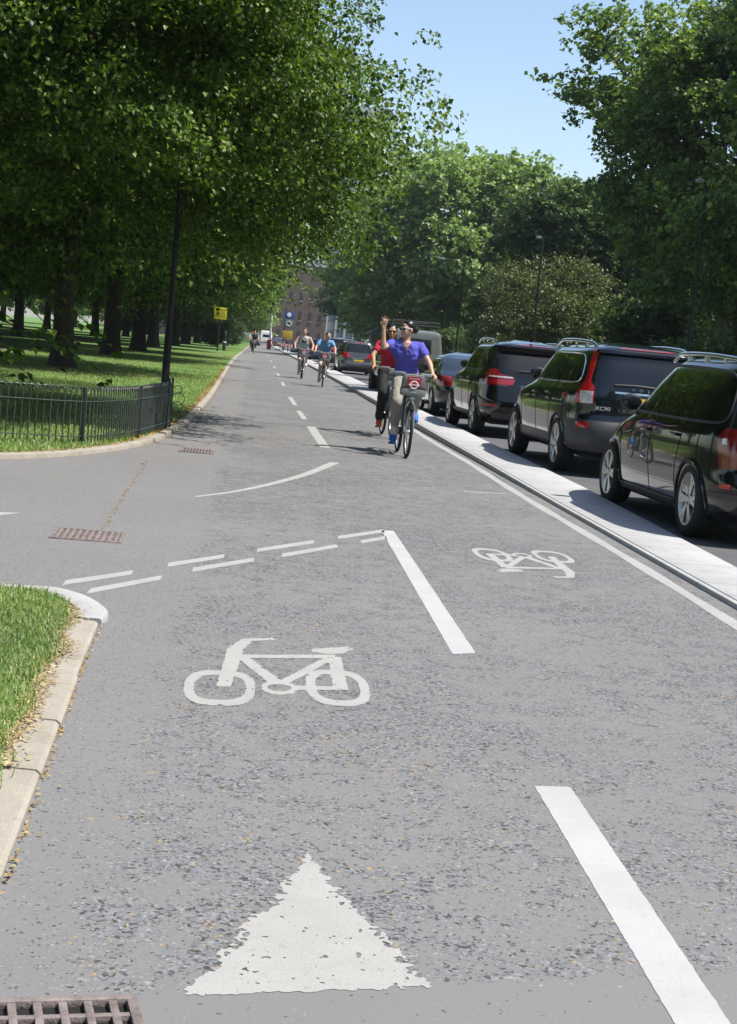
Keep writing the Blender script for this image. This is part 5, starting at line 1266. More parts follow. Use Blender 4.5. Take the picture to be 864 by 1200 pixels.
def blob(name, mb, mat, parent, voxel=.009, it=3):
    o = mb.build(name, mat, parent, None, recalc=True)
    r = o.modifiers.new('union', 'REMESH'); r.mode = 'VOXEL'; r.voxel_size = voxel; r.use_smooth_shade = True
    if it: s = o.modifiers.new('soft', 'SMOOTH'); s.factor = .5; s.iterations = it
    apply_mods(o); smooth_mesh(o.data); return o

from mathutils import noise as mnoise
def folds(bm, amp):
    """cloth creases: ridged noise pushed along the normals"""
    bm.normal_update()
    mv = []
    for v in bm.verts:
        c = v.co; a = mnoise.noise(Vector((c.x * 9 + c.z * 5, c.y * 8, c.z * 13 - c.x * 6))); b = mnoise.noise(Vector((c.x * 22, c.y * 20, c.z * 26)))
        mv.append(v.normal * amp * ((1 - abs(a) * 2.2) * .9 + b * .5))
    for v, d in zip(bm.verts, mv): v.co += d
def make_bike(loc, rz, label, group):
    """public hire bicycle: wheel base 1.08 m, wheels 0.66 m"""
    b = empty('hire_bicycle', (*loc, 0), rz, label, 'bicycle', group)
    r = .335
    for y in (.54, -.54):
        w = MB(); w.ring((0, y, r), r - .022, .022, 'x', 44, 8); tyre = None
        wl = empty('wheel', (0, 0, 0)); wl.parent = b
        w.build('tyre', mt_rubber, wl, 60, recalc=True)
        m = MB(); m.ring((0, y, r), r - .046, .010, 'x', 44, 6)
        m.lathe([(.001, -.045), (.028, -.045), (.034, -.03), (.034, .03), (.028, .045), (.001, .045)], (0, y, r), 'x', 16); m.build('rim', mt_bikesilver, wl, 60, recalc=True)
        s = MB()
        for k in range(20):
            a = 2 * PI * k / 20; a2 = a + (.35 if k % 2 else -.35); sx = .028 if k % 4 < 2 else -.028
            s.tube([(sx, y + .03 * math.cos(a2), r + .03 * math.sin(a2)), (0, y + (r - .05) * math.cos(a), r + (r - .05) * math.sin(a))], .0016, 4, 0, False)
        s.build('spokes', mt_bikesilver, wl, None)
        g = MB(); pts = []
        for k in range(17):
            a = RAD((-20 + 150 * k / 16) if y < 0 else (55 + 125 * k / 16)); a = RAD(180) - a if y < 0 else a
            pts.append((0, y + (r + .03) * math.cos(a), r + (r + .03) * math.sin(a)))
        g.tube(pts, .034, 8, 0, True, .35); g.build('mudguard', mt_bikeblack, b, 60)
    f = MB()
    f.tube([(0, .40, .86), (0, .30, .62), (0, .10, .40), (0, -.08, .31)], [.036, .042, .042, .04], 10)
    f.tube([(0, -.08, .31), (0, -.17, .58), (0, -.235, .80)], [.035, .026, .022], 10)
    for sx in (-1, 1):
        f.tube([(sx * .03, -.08, .31), (sx * .06, -.3, .31), (sx * .065, -.54, .335)], .014, 8); f.tube([(sx * .02, -.19, .64), (sx * .06, -.45, .46), (sx * .065, -.54, .335)], .011, 8)
    f.tube([(0, .43, .72), (0, .385, .92)], .028, 10)
    f.build('frame', mt_bikeblue, b, 60)
    f = MB()
    for sx in (-1, 1): f.tube([(sx * .02, .435, .74), (sx * .055, .455, .66), (sx * .06, .54, .335)], [.018, .018, .012], 8)
    f.tube([(-.055, .452, .67), (.055, .452, .67)], .02, 8); f.tube([(0, .385, .92), (0, .35, 1.06)], .018, 8); f.build('fork', mt_bikegrey, b, 60)
    h = MB(); h.tube([(-.31, .14, 1.07), (-.29, .22, 1.09), (-.2, .33, 1.10), (-.08, .36, 1.075), (.08, .36, 1.075), (.2, .33, 1.10), (.29, .22, 1.09), (.31, .14, 1.07)], .013, 8)
    hb = h.build('handlebar', mt_bikesilver, b, 60)
    for sx in (-1, 1):
        g = MB(); g.tube([(sx * .295, .22, 1.088), (sx * .312, .13, 1.066)], .019, 10); g.build('grip', mt_bikeblack, hb, 60)
        c = MB(); c.box((sx * .17, .36, 1.09), (.16, .12, .05), 0, Matrix.Rotation(-.25 * sx, 3, 'Z'), .02); c.build('handlebar_casing', mt_bikegrey, hb, 40)
        l = MB(); l.tube([(sx * .17, .37, 1.08), (sx * .24, .36, 1.06), (sx * .29, .28, 1.055)], .007, 6); l.build('brake_lever', mt_bikeblack, hb, 60)
    # front luggage holder with the sponsor panel
    k = MB(); k.box((0, .60, .87), (.33, .15, .11), 0, bevel=.025); k.box((0, .645, .99), (.27, .035, .17), 0, Matrix.Rotation(-.12, 3, 'X'), .014)
    for sx in (-1, 1): k.tube([(sx * .145, .56, .88), (sx * .14, .60, 1.04), (sx * .11, .645, 1.085)], .014, 8)
    k.tube([(-.115, .645, 1.083), (.115, .645, 1.083)], .014, 8)
    k.tube([(0, .46, .84), (0, .58, .85)], .03, 8)
    kb = k.build('luggage_rack', mt_bikegrey, b, 40)
    p = MB(); p.box((0, .6725, .985), (.175, .005, .165), 0, Matrix.Rotation(-.12, 3, 'X')); pn = p.build('sponsor_panel', mt_bred, kb, None)
    rot = (PI / 2 + .12, 0, PI)
    o = text_mesh('panel_lettering', 'Santander', .034, mt_white, pn, (0, .684, 1.04), rot, .002)
    q = MB(); q.ring((0, .678, .96), .047, .008, 'y', 28, 6); q.box((0, .681, .96), (.135, .006, .022), 0); rd = q.build('roundel', mt_white, pn, 50)
    o = text_mesh('panel_lettering', 'CYCLES', .02, mt_bred, pn, (0, .686, .96), rot, .002)
    s = MB(); s.tube([(0, .555, .90), (0, .68, .905)], .008, 6); s.box((0, .672, .925), (.335, .012, .012), 0); s.build('strap', mt_bikeblack, kb, 50)
    o = text_mesh('panel_lettering', 'cycles', .03, mt_white, kb, (0, .678, .868), (PI / 2, 0, PI), .002)
    l = MB(); l.ell((0, .63, .785), (.035, .03, .03), 0); l.build('front_light', mt_clearlens, kb, 60)
    s = MB(); s.ell((0, -.33, .965), (.10, .075, .038)); s.ell((0, -.24, .968), (.055, .13, .03)); s.ell((0, -.38, .965), (.115, .06, .036)); sd = blob('saddle', s, mt_bikeblack, b, .01, 2)
    s = MB(); s.tube([(0, -.225, .78), (0, -.275, .95)], .017, 8); s.build('seat_post', mt_bikesilver, b, 60)
    c = MB(); c.box((.05, -.2, .315), (.02, .36, .11), 0, bevel=.009); c.build('chain_guard', mt_bikeblack, b, 40)
    for sx, a in ((1, RAD(-100)), (-1, RAD(80))):
        e = (sx * .085, -.08 + .165 * math.cos(a), .30 + .165 * math.sin(a)); c = MB()
        c.tube([(sx * .07, -.08, .30), e], .012, 8); cr = c.build('crank', mt_bikesilver, b, 60)
        c = MB(); c.box((sx * .135, e[1], e[2]), (.09, .08, .022), 0, bevel=.006); c.build('pedal', mt_bikeblack, cr, 40)
    c = MB(); c.box((0, -.87, .72), (.06, .03, .06), 0, bevel=.01); c.build('rear_light', mt_redlens, b, 40)
    return b

def hand(mb, wrist, dirn, palm_n, curl=.9, size=1.0, spread=.1, right=True):
    """palm, four unequal bent fingers and a thumb leaving the side of the palm"""
    w = Vector(wrist); d = Vector(dirn).normalized(); n = Vector(palm_n); n = (n - d * n.dot(d)).normalized(); sd = d.cross(n) * (1 if right else -1)
    e = w + d * .085 * size
    for k in (-1.5, -.5, .5, 1.5): mb.cone(w + sd * k * .012 * size, e + sd * k * .021 * size, .016 * size, .012 * size)
    for k, L in zip((-1.5, -.5, .5, 1.5), (.062, .076, .080, .070)):
        p = e + sd * k * .021 * size; dd = d + sd * k * spread * .3
        for j, (f, r0) in enumerate(((.45, .0095), (.32, .0085), (.25, .0075))):
            a = curl * (j + 1) * .75; q = p + (dd * math.cos(a) + n * math.sin(a)).normalized() * L * f * size
            mb.cone(p, q, r0 * size, (r0 - .0008) * size, 0, 8); p = q
    t0 = w + d * .02 * size + sd * .028 * size; t1 = t0 + (d * .6 + sd * .75 + n * .35).normalized() * .042 * size; t2 = t1 + (d * .85 + sd * .3 + n * .5 * (1 + curl * .5)).normalized() * .032 * size
    mb.cone(t0, t1, .0135 * size, .0105 * size, 0, 8); mb.cone(t1, t2, .0105 * size, .0085 * size, 0, 8)

def foot_shapes(mb, ankle, yaw, L=.25, pitch=0.0, r=.042):
    a = Vector(ankle); f = Vector((math.sin(yaw) * math.cos(pitch), math.cos(yaw) * math.cos(pitch), math.sin(pitch))); u = Vector((0, 0, 1)); u = (u - f * u.dot(f)).normalized()
    heel = a - f * .05 - u * .055; ball = a + f * L * .48 - u * .07; toe = a + f * L * .66 - u * .068
    mb.cone(heel, ball, r * .82, r * .92); mb.cone(ball, toe, r * .92, r * .66); mb.cone(a, a + f * .06 - u * .04, r * .95, r * 1.0); mb.cone(a + Vector((0, 0, .02)), heel, r * .9, r * .75)

def rider(name, loc, rz, label, J, look, top, bottom, shoe, skin, hair, group=None, shades=None, hairstyle='bun', build=1.0, sleeves=True, shorts=None, sock=None, bare_shin=.0, hand_R='grip', hand_L='grip', voxel=.0085):
    """person on a bicycle: one continuous body, clothing and hair as children"""
    P = empty(name, (*loc, 0), rz, label, 'person', group); V = lambda k: Vector(J[k])
    mb = MB(); g = build
    pel, ch, nb, hd = V('pelvis'), V('chest'), V('neck'), V('head')
    # trunk
    def torso(m, grow, lo=0.0, hi=1.0):
        spine = [pel + Vector((0, 0, -.06)), pel + Vector((0, 0, .05)), pel.lerp(ch, .45), ch, ch.lerp(nb, .55), nb + Vector((0, 0, -.015))]
        sz = [(.13, .10), (.165, .115), (.135, .095), (.158, .112), (.165, .095), (.075, .065)]
        m.loft([(tuple(c), (a + grow) * g, (b + grow) * g) for c, (a, b) in zip(spine, sz)], 22)
        for s in ('R', 'L'): m.ell(tuple(V('sh' + s) + Vector((0, 0, -.012))), ((.058 + grow) * g,) * 3)
        m.cone(V('shR') + Vector((-.03, 0, -.02)), V('shL') + Vector((.03, 0, -.02)), (.062 + grow) * g, (.062 + grow) * g)
        for sx in (-1, 1):
            m.cone(ch + Vector((sx * .075, .02, -.03)), V('sh' + ('R' if sx > 0 else 'L')) + Vector((0, 0, -.03)), (.085 + grow) * g, (.055 + grow) * g)
            if J.get('bust'): m.ell(tuple(ch + Vector((sx * .062, .062, .005))), ((.062 + grow), .046 + grow, .062 + grow))
    torso(mb, 0)
    mb.cone(nb + Vector((0, -.012, -.04)), hd + Vector((0, -.03, -.08)), .056 * g, .05 * g)
    # head, turned on the neck
    R = Matrix.Rotation(look[0], 3, 'Z') @ Matrix.Rotation(look[1], 3, 'X')
    H_ = lambda x, y, z: hd + R @ Vector((x, y, z))
    mb.ell(tuple(H_(0, -.012, .028)), (.073, .092, .085), 0, R, 20, 14); mb.ell(tuple(H_(0, .018, -.03)), (.060, .074, .082), 0, R, 18, 12); mb.ell(tuple(H_(0, .055, -.085)), (.03, .028, .026), 0, R)
    mb.cone(H_(0, .086, .012), H_(0, .107, -.022), .009, .014, 0, 10); mb.ell(tuple(H_(0, .086, -.058)), (.024, .012, .009), 0, R)
    for sx in (-1, 1): mb.ell(tuple(H_(sx * .074, -.012, -.01)), (.010, .02, .032), 0, R); mb.ell(tuple(H_(sx * .036, .072, .03)), (.026, .014, .010), 0, R); mb.ell(tuple(H_(sx * .04, .06, -.03)), (.024, .02, .022), 0, R)
    # arms
    for s in ('R', 'L'):
        sh, el, wr = V('sh' + s), V('el' + s), V('wr' + s)
        mb.cone(sh, el, .047 * g, .037 * g); mb.cone(el, wr, .038 * g, .025 * g); mb.cone(el.lerp(wr, .12), el.lerp(wr, .45), .041 * g, .033 * g)
        dn = J['hd' + s]; hand(mb, wr, dn[0], dn[1], dn[2], .95, dn[3] if len(dn) > 3 else .1, s == 'R')
    # legs
    for s in ('R', 'L'):
        hp, kn, an = V('hip' + s), V('kn' + s), V('an' + s)
        mb.cone(hp, kn, .082 * g, .054 * g); mb.ell(tuple(kn), (.056 * g,) * 3); mb.cone(kn, an, .052 * g, .034 * g); mb.cone(kn.lerp(an, .15) + Vector((0, -.018, 0)), kn.lerp(an, .5) + Vector((0, -.012, 0)), .052 * g, .042 * g)
        foot_shapes(mb, an, J.get('yaw' + s, 0), .235, J.get('pitch' + s, 0), .034)
    blob('body', mb, skin, P, voxel, 3)
    # top
    m = MB(); torso(m, .014)
    if sleeves:
        for s in ('R', 'L'): m.cone(V('sh' + s), V('sh' + s).lerp(V('el' + s), .52), .066 * g, .062 * g)
    t = m.build('tmp', top, P, None, recalc=True); t.name = 'shirt'
    r = t.modifiers.new('u', 'REMESH'); r.mode = 'VOXEL'; r.voxel_size = voxel * 1.1; s_ = t.modifiers.new('s', 'SMOOTH'); s_.factor = .5; s_.iterations = 3; apply_mods(t)
    # open the collar and the cuffs and hem by trimming
    bm = bmesh.new(); bm.from_mesh(t.data)
    def cut(co, no): bmesh.ops.bisect_plane(bm, geom=bm.verts[:] + bm.edges[:] + bm.faces[:], plane_co=co, plane_no=no, clear_outer=True)
    cut(nb + Vector((0, .0, .0)), Vector((0, -.35, 1)))
    if J.get('vneck', True):
        dv = [f for f in bm.faces if (f.calc_center_median() - nb).y > .02 and abs(f.calc_center_median().x - nb.x) < .07 * (1 - (nb.z - f.calc_center_median().z) / .15) and f.calc_center_median().z > nb.z - .15]
        bmesh.ops.delete(bm, geom=dv, context='FACES')
    if not sleeves:
        dv = [f for f in bm.faces if abs(f.calc_center_median().x - ch.x) > .155 and f.calc_center_median().z > ch.z + .02]; bmesh.ops.delete(bm, geom=dv, context='FACES')
    folds(bm, .007)
    bm.to_mesh(t.data); bm.free(); smooth_mesh(t.data)
    # trousers or shorts
    m = MB(); m.loft([(tuple(pel + Vector((0, 0, -.09))), .15 * g, .12 * g), (tuple(pel + Vector((0, 0, -.02))), .178 * g, .13 * g), (tuple(pel + Vector((0, 0, .08))), .168 * g, .12 * g)], 22)
    for s in ('R', 'L'):
        hp, kn, an = V('hip' + s), V('kn' + s), V('an' + s)
        if shorts: m.cone(hp, hp.lerp(kn, shorts), .102 * g, .09 * g)
        else:
            m.cone(hp, kn, .104 * g, .084 * g); m.ell(tuple(kn), (.084 * g,) * 3); m.cone(kn, kn.lerp(an, 1 - bare_shin), .082 * g, .066 * g)
    tr = blob('shorts' if shorts else 'trousers', m, bottom, P, voxel * 1.15, 3)
    bm = bmesh.new(); bm.from_mesh(tr.data); folds(bm, .006); bm.to_mesh(tr.data); bm.free(); smooth_mesh(tr.data)
    for s in ('R', 'L'):
        an = V('an' + s); m = MB(); foot_shapes(m, an + Vector((0, 0, -.004)), J.get('yaw' + s, 0), .26, J.get('pitch' + s, 0), .047); blob('shoe', m, shoe, P, voxel * 1.1, 2)
        if sock: m = MB(); m.cone(an + Vector((0, 0, -.01)), an.lerp(V('kn' + s), .24), .042, .045); blob('sock', m, sock, P, voxel, 1)
    # hair
    m = MB(); m.ell(tuple(H_(0, -.028, .046)), (.083, .094, .082), 0, R, 20, 14)
    if hairstyle == 'bun': m.ell(tuple(H_(0, -.142, -.008)), (.046, .042, .046), 0, R); m.ell(tuple(H_(0, -.085, .0)), (.062, .055, .062), 0, R); m.cone(H_(0, -.11, -.03), H_(.01, -.165, -.075), .02, .008)
    elif hairstyle == 'long':
        m.ell(tuple(H_(0, -.06, -.03)), (.08, .06, .1), 0, R); m.cone(H_(.055, -.02, .0), H_(.062, .01, -.10), .03, .022); m.cone(H_(-.055, -.02, .0), H_(-.062, .01, -.10), .03, .022); m.cone(H_(0, -.07, -.05), H_(0, -.075, -.16), .065, .045)
    elif hairstyle == 'tail': m.ell(tuple(H_(0, -.07, -.01)), (.07, .05, .07), 0, R); m.cone(H_(0, -.10, .01), H_(.02, -.13, -.15), .028, .012)
    hr = m.build('hair', hair, P, None, recalc=True)
    r = hr.modifiers.new('u', 'REMESH'); r.mode = 'VOXEL'; r.voxel_size = voxel; s_ = hr.modifiers.new('s', 'SMOOTH'); s_.iterations = 2; apply_mods(hr)
    bm = bmesh.new(); bm.from_mesh(hr.data); face = hd + R @ Vector((0, .03, .0)); fw = R @ Vector((0, 1, .0)); Ri = R.transposed()
    dv = [f for f in bm.faces if (lambda q: q.y > .018 + max(0, (.055 - q.z)) * .0 and q.z < .066 - max(0, abs(q.x) - .045) * 1.2 and q.y > (.03 if hairstyle != 'long' else .045) - .3 * max(0, q.z))(Ri @ (f.calc_center_median() - hd))]
    bmesh.ops.delete(bm, geom=dv, context='FACES'); bm.to_mesh(hr.data); bm.free(); smooth_mesh(hr.data)
    if shades:
        m = MB()
        for sx in (-1, 1): m.ell(tuple(H_(sx * .034, .088, .012)), (.031, .010, .021), 0, R, 14, 8)
        sg = m.build('sunglasses', mt_shades, P, 60)
        m = MB()
        m.tube([tuple(H_(x, .094 - abs(x) * .12, .027)) for x in (-.068, -.034, 0, .034, .068)], .005, 6)
        for sx in (-1, 1): m.tube([tuple(H_(sx * .068, .085, .026)), tuple(H_(sx * .077, .03, .02)), tuple(H_(sx * .077, -.02, .012))], .0055, 6)
        m.build('frame', shades, sg, 60)
    else:
        for sx in (-1, 1): m = MB(); m.ell(tuple(H_(sx * .032, .083, .012)), (.013, .008, .007), 0, R, 10, 6); m.build('eye', mt_bikeblack, P, 60)
    m = MB(); m.ell(tuple(H_(0, .094, -.058)), (.022, .006, .007), 0, R, 12, 6); m.build('mouth', mt_lip, P, 60)
    return P

BASE = dict(pelvis=(0, -.33, 1.055), chest=(0, -.25, 1.34), neck=(0, -.22, 1.53), head=(0, -.185, 1.675), shR=(.185, -.235, 1.475), shL=(-.185, -.235, 1.475),
    elR=(.29, -.06, 1.255), elL=(-.29, -.06, 1.255), wrR=(.31, .10, 1.105), wrL=(-.31, .10, 1.105), hdR=((.1, .9, -.25), (0, -.2, -1), 1.15), hdL=((-.1, .9, -.25), (0, -.2, -1), 1.15),
    hipR=(.09, -.30, 1.02), hipL=(-.09, -.30, 1.02), knR=(.125, .06, .70), knL=(-.125, .13, .92), anR=(.13, -.11, .245), anL=(-.13, .0, .555), bust=True)
GRP = 'cyclists riding towards the camera'
BG = 'hire bicycles ridden towards the camera'
PW = (2.045, 20.56)
bw = make_bike(PW, PI + .02, 'grey hire bicycle with red front panel under the waving woman in blue', BG)
Jw = dict(BASE, chest=(.02, -.25, 1.34), neck=(.05, -.21, 1.53), head=(.055, -.18, 1.675), shR=(.225, -.20, 1.475), shL=(-.14, -.27, 1.475), elR=(.375, .0, 1.41), wrR=(.40, .02, 1.67), hdR=((-.12, .05, 1), (-.35, -.8, 0), .16, .9), elL=(-.27, -.08, 1.26))
rider('person', PW, PI + .02, 'woman in royal blue shirt and khaki trousers raising one hand as she rides', Jw, (-1.0, -.12), mt_bluetee, mt_khaki, mt_blueshoe, mt_skin, mt_hair, GRP, mt_whiteframe, 'bun', .98, True, None, mt_sock, .40)
PR = (2.17, 24.55)
br = copy_tree(bw); br.location = (*PR, 0); br.rotation_euler = (0, 0, PI + .06); br['label'] = 'hire bicycle half hidden behind the blue rider, ridden by the woman in red'
Jr = dict(BASE, head=(.035, -.16, 1.66), neck=(.02, -.21, 1.52), elR=(.32, -.10, 1.27), elL=(-.3, -.06, 1.25))
pr = rider('person', PR, PI + .06, 'woman in red shirt and black trousers with dark glasses riding just behind', Jr, (-.15, 0), mt_redtee, mt_blackcloth, mt_orange, mt_skin2, mt_hair, GRP, mt_shades, 'long', 1.0, True, None, None, .12)
m = MB(); m.tube([(.13, -.17, 1.56), (.09, -.105, 1.46), (-.02, -.09, 1.3), (-.14, -.15, 1.12), (-.18, -.3, 1.08)], .016, 6, 0, True, .4); m.build('bag_strap', mt_blackcloth, pr, 60)
PM = (1.70, 56.9)
bm_ = copy_tree(bw); bm_.location = (*PM, 0); bm_.rotation_euler = (0, 0, PI); bm_['label'] = 'hire bicycle ridden by the man in the pale vest'
Jm = dict(BASE, bust=False, vneck=False, head=(0, -.12, 1.73), neck=(0, -.17, 1.56), chest=(0, -.23, 1.36), shR=(.205, -.20, 1.50), shL=(-.205, -.20, 1.50), elR=(.34, -.10, 1.26), elL=(-.34, -.10, 1.26))
pm = rider('person', PM, PI, 'man in pale grey vest and dark shorts on the left of the far pair', Jm, (-.25, -.1), mt_palegrey, mt_navyc, mt_whiteshoe, mt_skin, mt_hairb, GRP, None, 'short', 1.08, False, .75, None)
m = MB(); m.box((0, -.105, 1.36), (.17, .03, .10), 0, bevel=.01); m.build('shirt_print', mt_blackcloth, pm, 40)
PL = (2.14, 48.75)
bl = copy_tree(bw); bl.location = (*PL, 0); bl.rotation_euler = (0, 0, PI - .05); bl['label'] = 'hire bicycle ridden by the woman in light blue'
Jl = dict(BASE, head=(-.05, -.12, 1.61), neck=(-.015, -.18, 1.49), chest=(0, -.24, 1.31), shR=(.175, -.215, 1.435), shL=(-.175, -.215, 1.435), elR=(.31, -.06, 1.22), elL=(-.31, -.06, 1.22))
rider('person', PL, PI - .05, 'woman in light blue top and denim shorts with bare legs, right of the far pair', Jl, (.45, -.05), mt_ltblue, mt_denim, mt_whiteshoe, mt_skin, mt_hairb, GRP, None, 'tail', 1.02, True, .5, None)
# three tiny riders near the end of the track
Jf = dict(BASE, bust=False, vneck=False)
mt_tealc = M('dark_teal_cloth', (.02, .04, .05), .9); mt_whitec = M('white_cloth', (.65, .65, .66), .9)
for i, ((x, y), top, bot, hairm, lab) in enumerate([((-.28, 122), mt_tealc, mt_blackcloth, mt_redpaint, 'far cyclist in dark clothes with a red helmet'), ((-1.0 + .35, 165), mt_whitec, mt_blackcloth, mt_hair, 'far cyclist in a white top near the left kerb'), ((-.2, 178), mt_whitec, mt_navyc, mt_hairb, 'farthest tiny cyclist in white beyond the red helmet')]):
    b = copy_tree(bw); b.location = (x, y, 0); b.rotation_euler = (0, 0, PI); b['label'] = 'tiny distant bicycle under the ' + ('red helmeted rider', 'white topped rider by the left kerb', 'farthest rider in white')[i]; b['group'] = BG
    rider('person', (x, y), PI, lab, Jf, (0, 0), top, bot, mt_blackcloth, mt_skin, hairm, 'tiny far cyclists', None, 'short', 1.05, True, None, None, .1, voxel=.016)
# ================================================================== FENCE, POSTS, SIGNS, DRAINS, BUILDINGS
mt_iron = M('black_iron', (.008, .0085, .009), .55, var=.35, scale=18); mt_fencepaint = M('railing_paint', (.05, .062, .055), .32, var=.3, scale=20)
mt_grate = M('rusty_iron', (.22, .18, .17), .75, .15, var=.35, scale=22, bump=.4, bscale=120); mt_pitshade = M('drain_pit', (.008, .008, .008), 1.0)
# --- hoop-topped railing following the kerb curve
fpath = spline([(-5.4, 15.75), (-3.9, 15.95), (-2.63, 16.45), (-1.83, 16.95), (-1.45, 18.2), (-1.30, 19.2), (-1.2, 20.2), (-1.11, 21.2)], 24)
fence = empty('hoop_fence', (fpath[0][0], fpath[0][1], .05), 0, 'low black hoop topped iron railing curving round the lawn corner', 'fence')
FO = Vector((fpath[0][0], fpath[0][1]))
d = np.concatenate([[0], np.cumsum(np.hypot(*np.diff(np.array(fpath), axis=0).T))])
def FP(s_): return Vector((float(np.interp(s_, d, [p[0] for p in fpath])) - FO.x, float(np.interp(s_, d, [p[1] for p in fpath])) - FO.y, 0))
FH = .63
for zz, r, nm in ((.47, .012, 'rail'), (.09, .012, 'rail')):
    mb = MB(); mb.tube([FP(s_) + Vector((0, 0, zz)) for s_ in np.linspace(0, d[-1], 90)], r, 6, 0, True, .6); mb.build(nm, mt_fencepaint, fence, 60)
sp = .078; nb_ = int(d[-1] / sp); bays = [0, 1.55, 3.05]
sPost = []
for px, py in ((-3.6, 16.05), (-1.83, 16.95), (-1.36, 18.75), (-1.15, 20.85), (-1.11, 21.2)):
    arr = np.array(fpath); sPost.append(float(d[np.argmin(np.hypot(arr[:, 0] - px, arr[:, 1] - py))]))
edges = [0] + sPost[:-1] + [d[-1]]
for a, b in zip(edges[:-1], edges[1:]):
    mb = MB(); k = 0; s_ = a + sp * .5
    while s_ < b - sp * 1.2:
        pts = []; w = sp * 2 if s_ + sp * 2 < b else sp
        p0, p1 = FP(s_), FP(s_ + w); hz = FH - w / 2
        pts.append(p0 + Vector((0, 0, .03))); pts.append(p0 + Vector((0, 0, hz)))
        for j in range(1, 8): an = PI * j / 8; q = p0.lerp(p1, .5 - .5 * math.cos(an)); pts.append(q + Vector((0, 0, hz + math.sin(an) * w / 2)))
        pts.append(p1 + Vector((0, 0, hz))); pts.append(p1 + Vector((0, 0, .03)))
        off = Vector((0, 0, 0)) if k % 2 == 0 else Vector((.0, .012, 0))
        mb.tube([p + off for p in pts], .0078, 6, 0); s_ += sp; k += 1
    if mb.v: mb.build('hoop_panel', mt_fencepaint, fence, 60)
for i, s_ in enumerate(sPost):
    p = FP(s_); mb = MB(); h = FH + (.05 if i < 3 else .1); mb.box((p.x, p.y, h / 2 - .06), (.032, .032, h), 0, bevel=.005); mb.ell((p.x, p.y, h - .06), (.02, .02, .012)); mb.build('post', mt_iron, fence, 40)
pe = FP(d[-1])
for (dx, dz, R) in ((.07, .52, .06), (.09, .40, .085), (.085, .29, .07), (.07, .2, .075)):
    mb = MB(); mb.ring((pe.x + dx, pe.y + .02, dz), R, .006, 'y', 24, 5); mb.build('scroll_ring', mt_fencepaint, fence, 60)
# --- lamp posts
def lamp(loc, h, label, arm=1.2, side=-1, r=.055, z=.1):
    arm = arm or .12
    L_ = empty('lamp_post', (*loc, z), 0, label, 'street lamp', 'black lamp columns')
    mb = MB(); mb.lathe([(.001, 0), (r * 1.6, 0), (r * 1.6, .06), (r * 1.3, .10), (r * 1.25, 1.25), (r * 1.15, 1.34), (r * 1.05, 1.4), (r, 2), (r * .75, h), (.001, h)], (0, 0, 0), 'z', 16); mb.build('column', mt_iron, L_, 40, recalc=True)
    mb = MB(); mb.tube([(0, 0, h - .02), (side * arm * .2, 0, h + .12), (side * arm, 0, h + .2)], .024, 8); a = mb.build('bracket', mt_iron, L_, 60)
    lw = .52 if arm > .5 else .24; mb = MB(); mb.box((side * (arm + lw * .42), 0, h + .2), (lw, .2, .09), 0, bevel=.03); lt = mb.build('lantern', M('lantern_grey', (.3, .31, .32), .4) if 'lantern_grey' not in bpy.data.materials else bpy.data.materials['lantern_grey'], L_, 40)
    mb = MB(); mb.box((side * (arm + lw * .42), 0, h + .15), (lw * .7, .14, .03), 0, bevel=.01); mb.build('lens', mt_clearlens, lt, 40)
    return L_
lamp((-1.36, 23.7), 7.4, 'slim black lamp post standing on the lawn at the end of the hoop fence', 0, 1, .047, .045)
lamp((13.1, 46.5), 7.0, 'tallest looking lamp post rising behind the two nearest black cars', 0, -1)
lamp((13.1, 73.5), 7.0, 'lamp post in front of the hawthorn above the navy estate', 0, -1)
lamp((13.1, 102), 7.3, 'lamp post with pale lantern arm against the big rounded tree', 1.3, -1)
lamp((12.9, 196), 9.2, 'far thin lamp post left of the lodge', 1.2, -1)
lamp((12.9, 228), 9.2, 'farthest lamp post beside the concrete tower', 1.2, -1)
# --- notice on the lawn, bollards, signal pole
s = empty('notice_board', (-2.92, 114, .05), 0, 'yellow notice board on a black post in the lawn beside the avenue', 'notice')
mb = MB(); mb.tube([(0, 0, 0), (0, 0, 3.3)], .055, 10); mb.build('post', mt_iron, s, 60)
mb = MB(); mb.box((.02, -.07, 2.75), (.92, .03, .86), 0, bevel=.006); b = mb.build('board', M('yellow_board', (.62, .55, .02), .5, var=.08), s, 40)
mt_notice = M('notice_print', (.14, .11, .01), .6)
r_ = random.Random(5)
for k in range(9):
    w = r_.uniform(.55, .78); mb = MB(); mb.box((.02 + (w - .78) / 2, -.088, 3.06 - k * .072), (w, .004, .018 if k else .03), 0); mb.build('printed_line', mt_notice, b, None)
bol = empty('bollard', (-2.55, 119, .05), 0, 'short black bollard with a pale band beside the yellow notice', 'bollard')
mb = MB(); mb.lathe([(.001, 0), (.13, 0), (.12, 1.1), (.15, 1.12), (.15, 1.4), (.09, 1.52), (.001, 1.55)], (0, 0, 0), 'z', 16); mb.build('shaft', mt_iron, bol, 40, recalc=True)
mb = MB(); mb.lathe([(.122, .62), (.137, .62), (.137, .72), (.122, .72)], (0, 0, 0), 'z', 16); mb.build('band', mt_whitepaint, bol, 40, recalc=True)
s = empty('road_sign', (2.75, 170, .1), 0, 'grey pole with a blue sign, a round sign and a yellow plate on the island', 'road sign')
mb = MB(); mb.tube([(0, 0, 0), (0, 0, 4.6)], .07, 10); mb.build('pole', mt_iron, s, 60)
mb = MB(); mb.box((.45, -.1, 3.9), (1.0, .05, .72), 0, bevel=.02); bp = mb.build('blue_sign', M('sign_blue', (.02, .07, .32), .4), s, 40)
mb = MB(); mb.lathe([(.001, -.02), (.24, -.02), (.24, 0), (.001, 0)], (.42, -.14, 3.95), 'y', 24); mb.build('white_disc', mt_white, bp, 40, recalc=True)
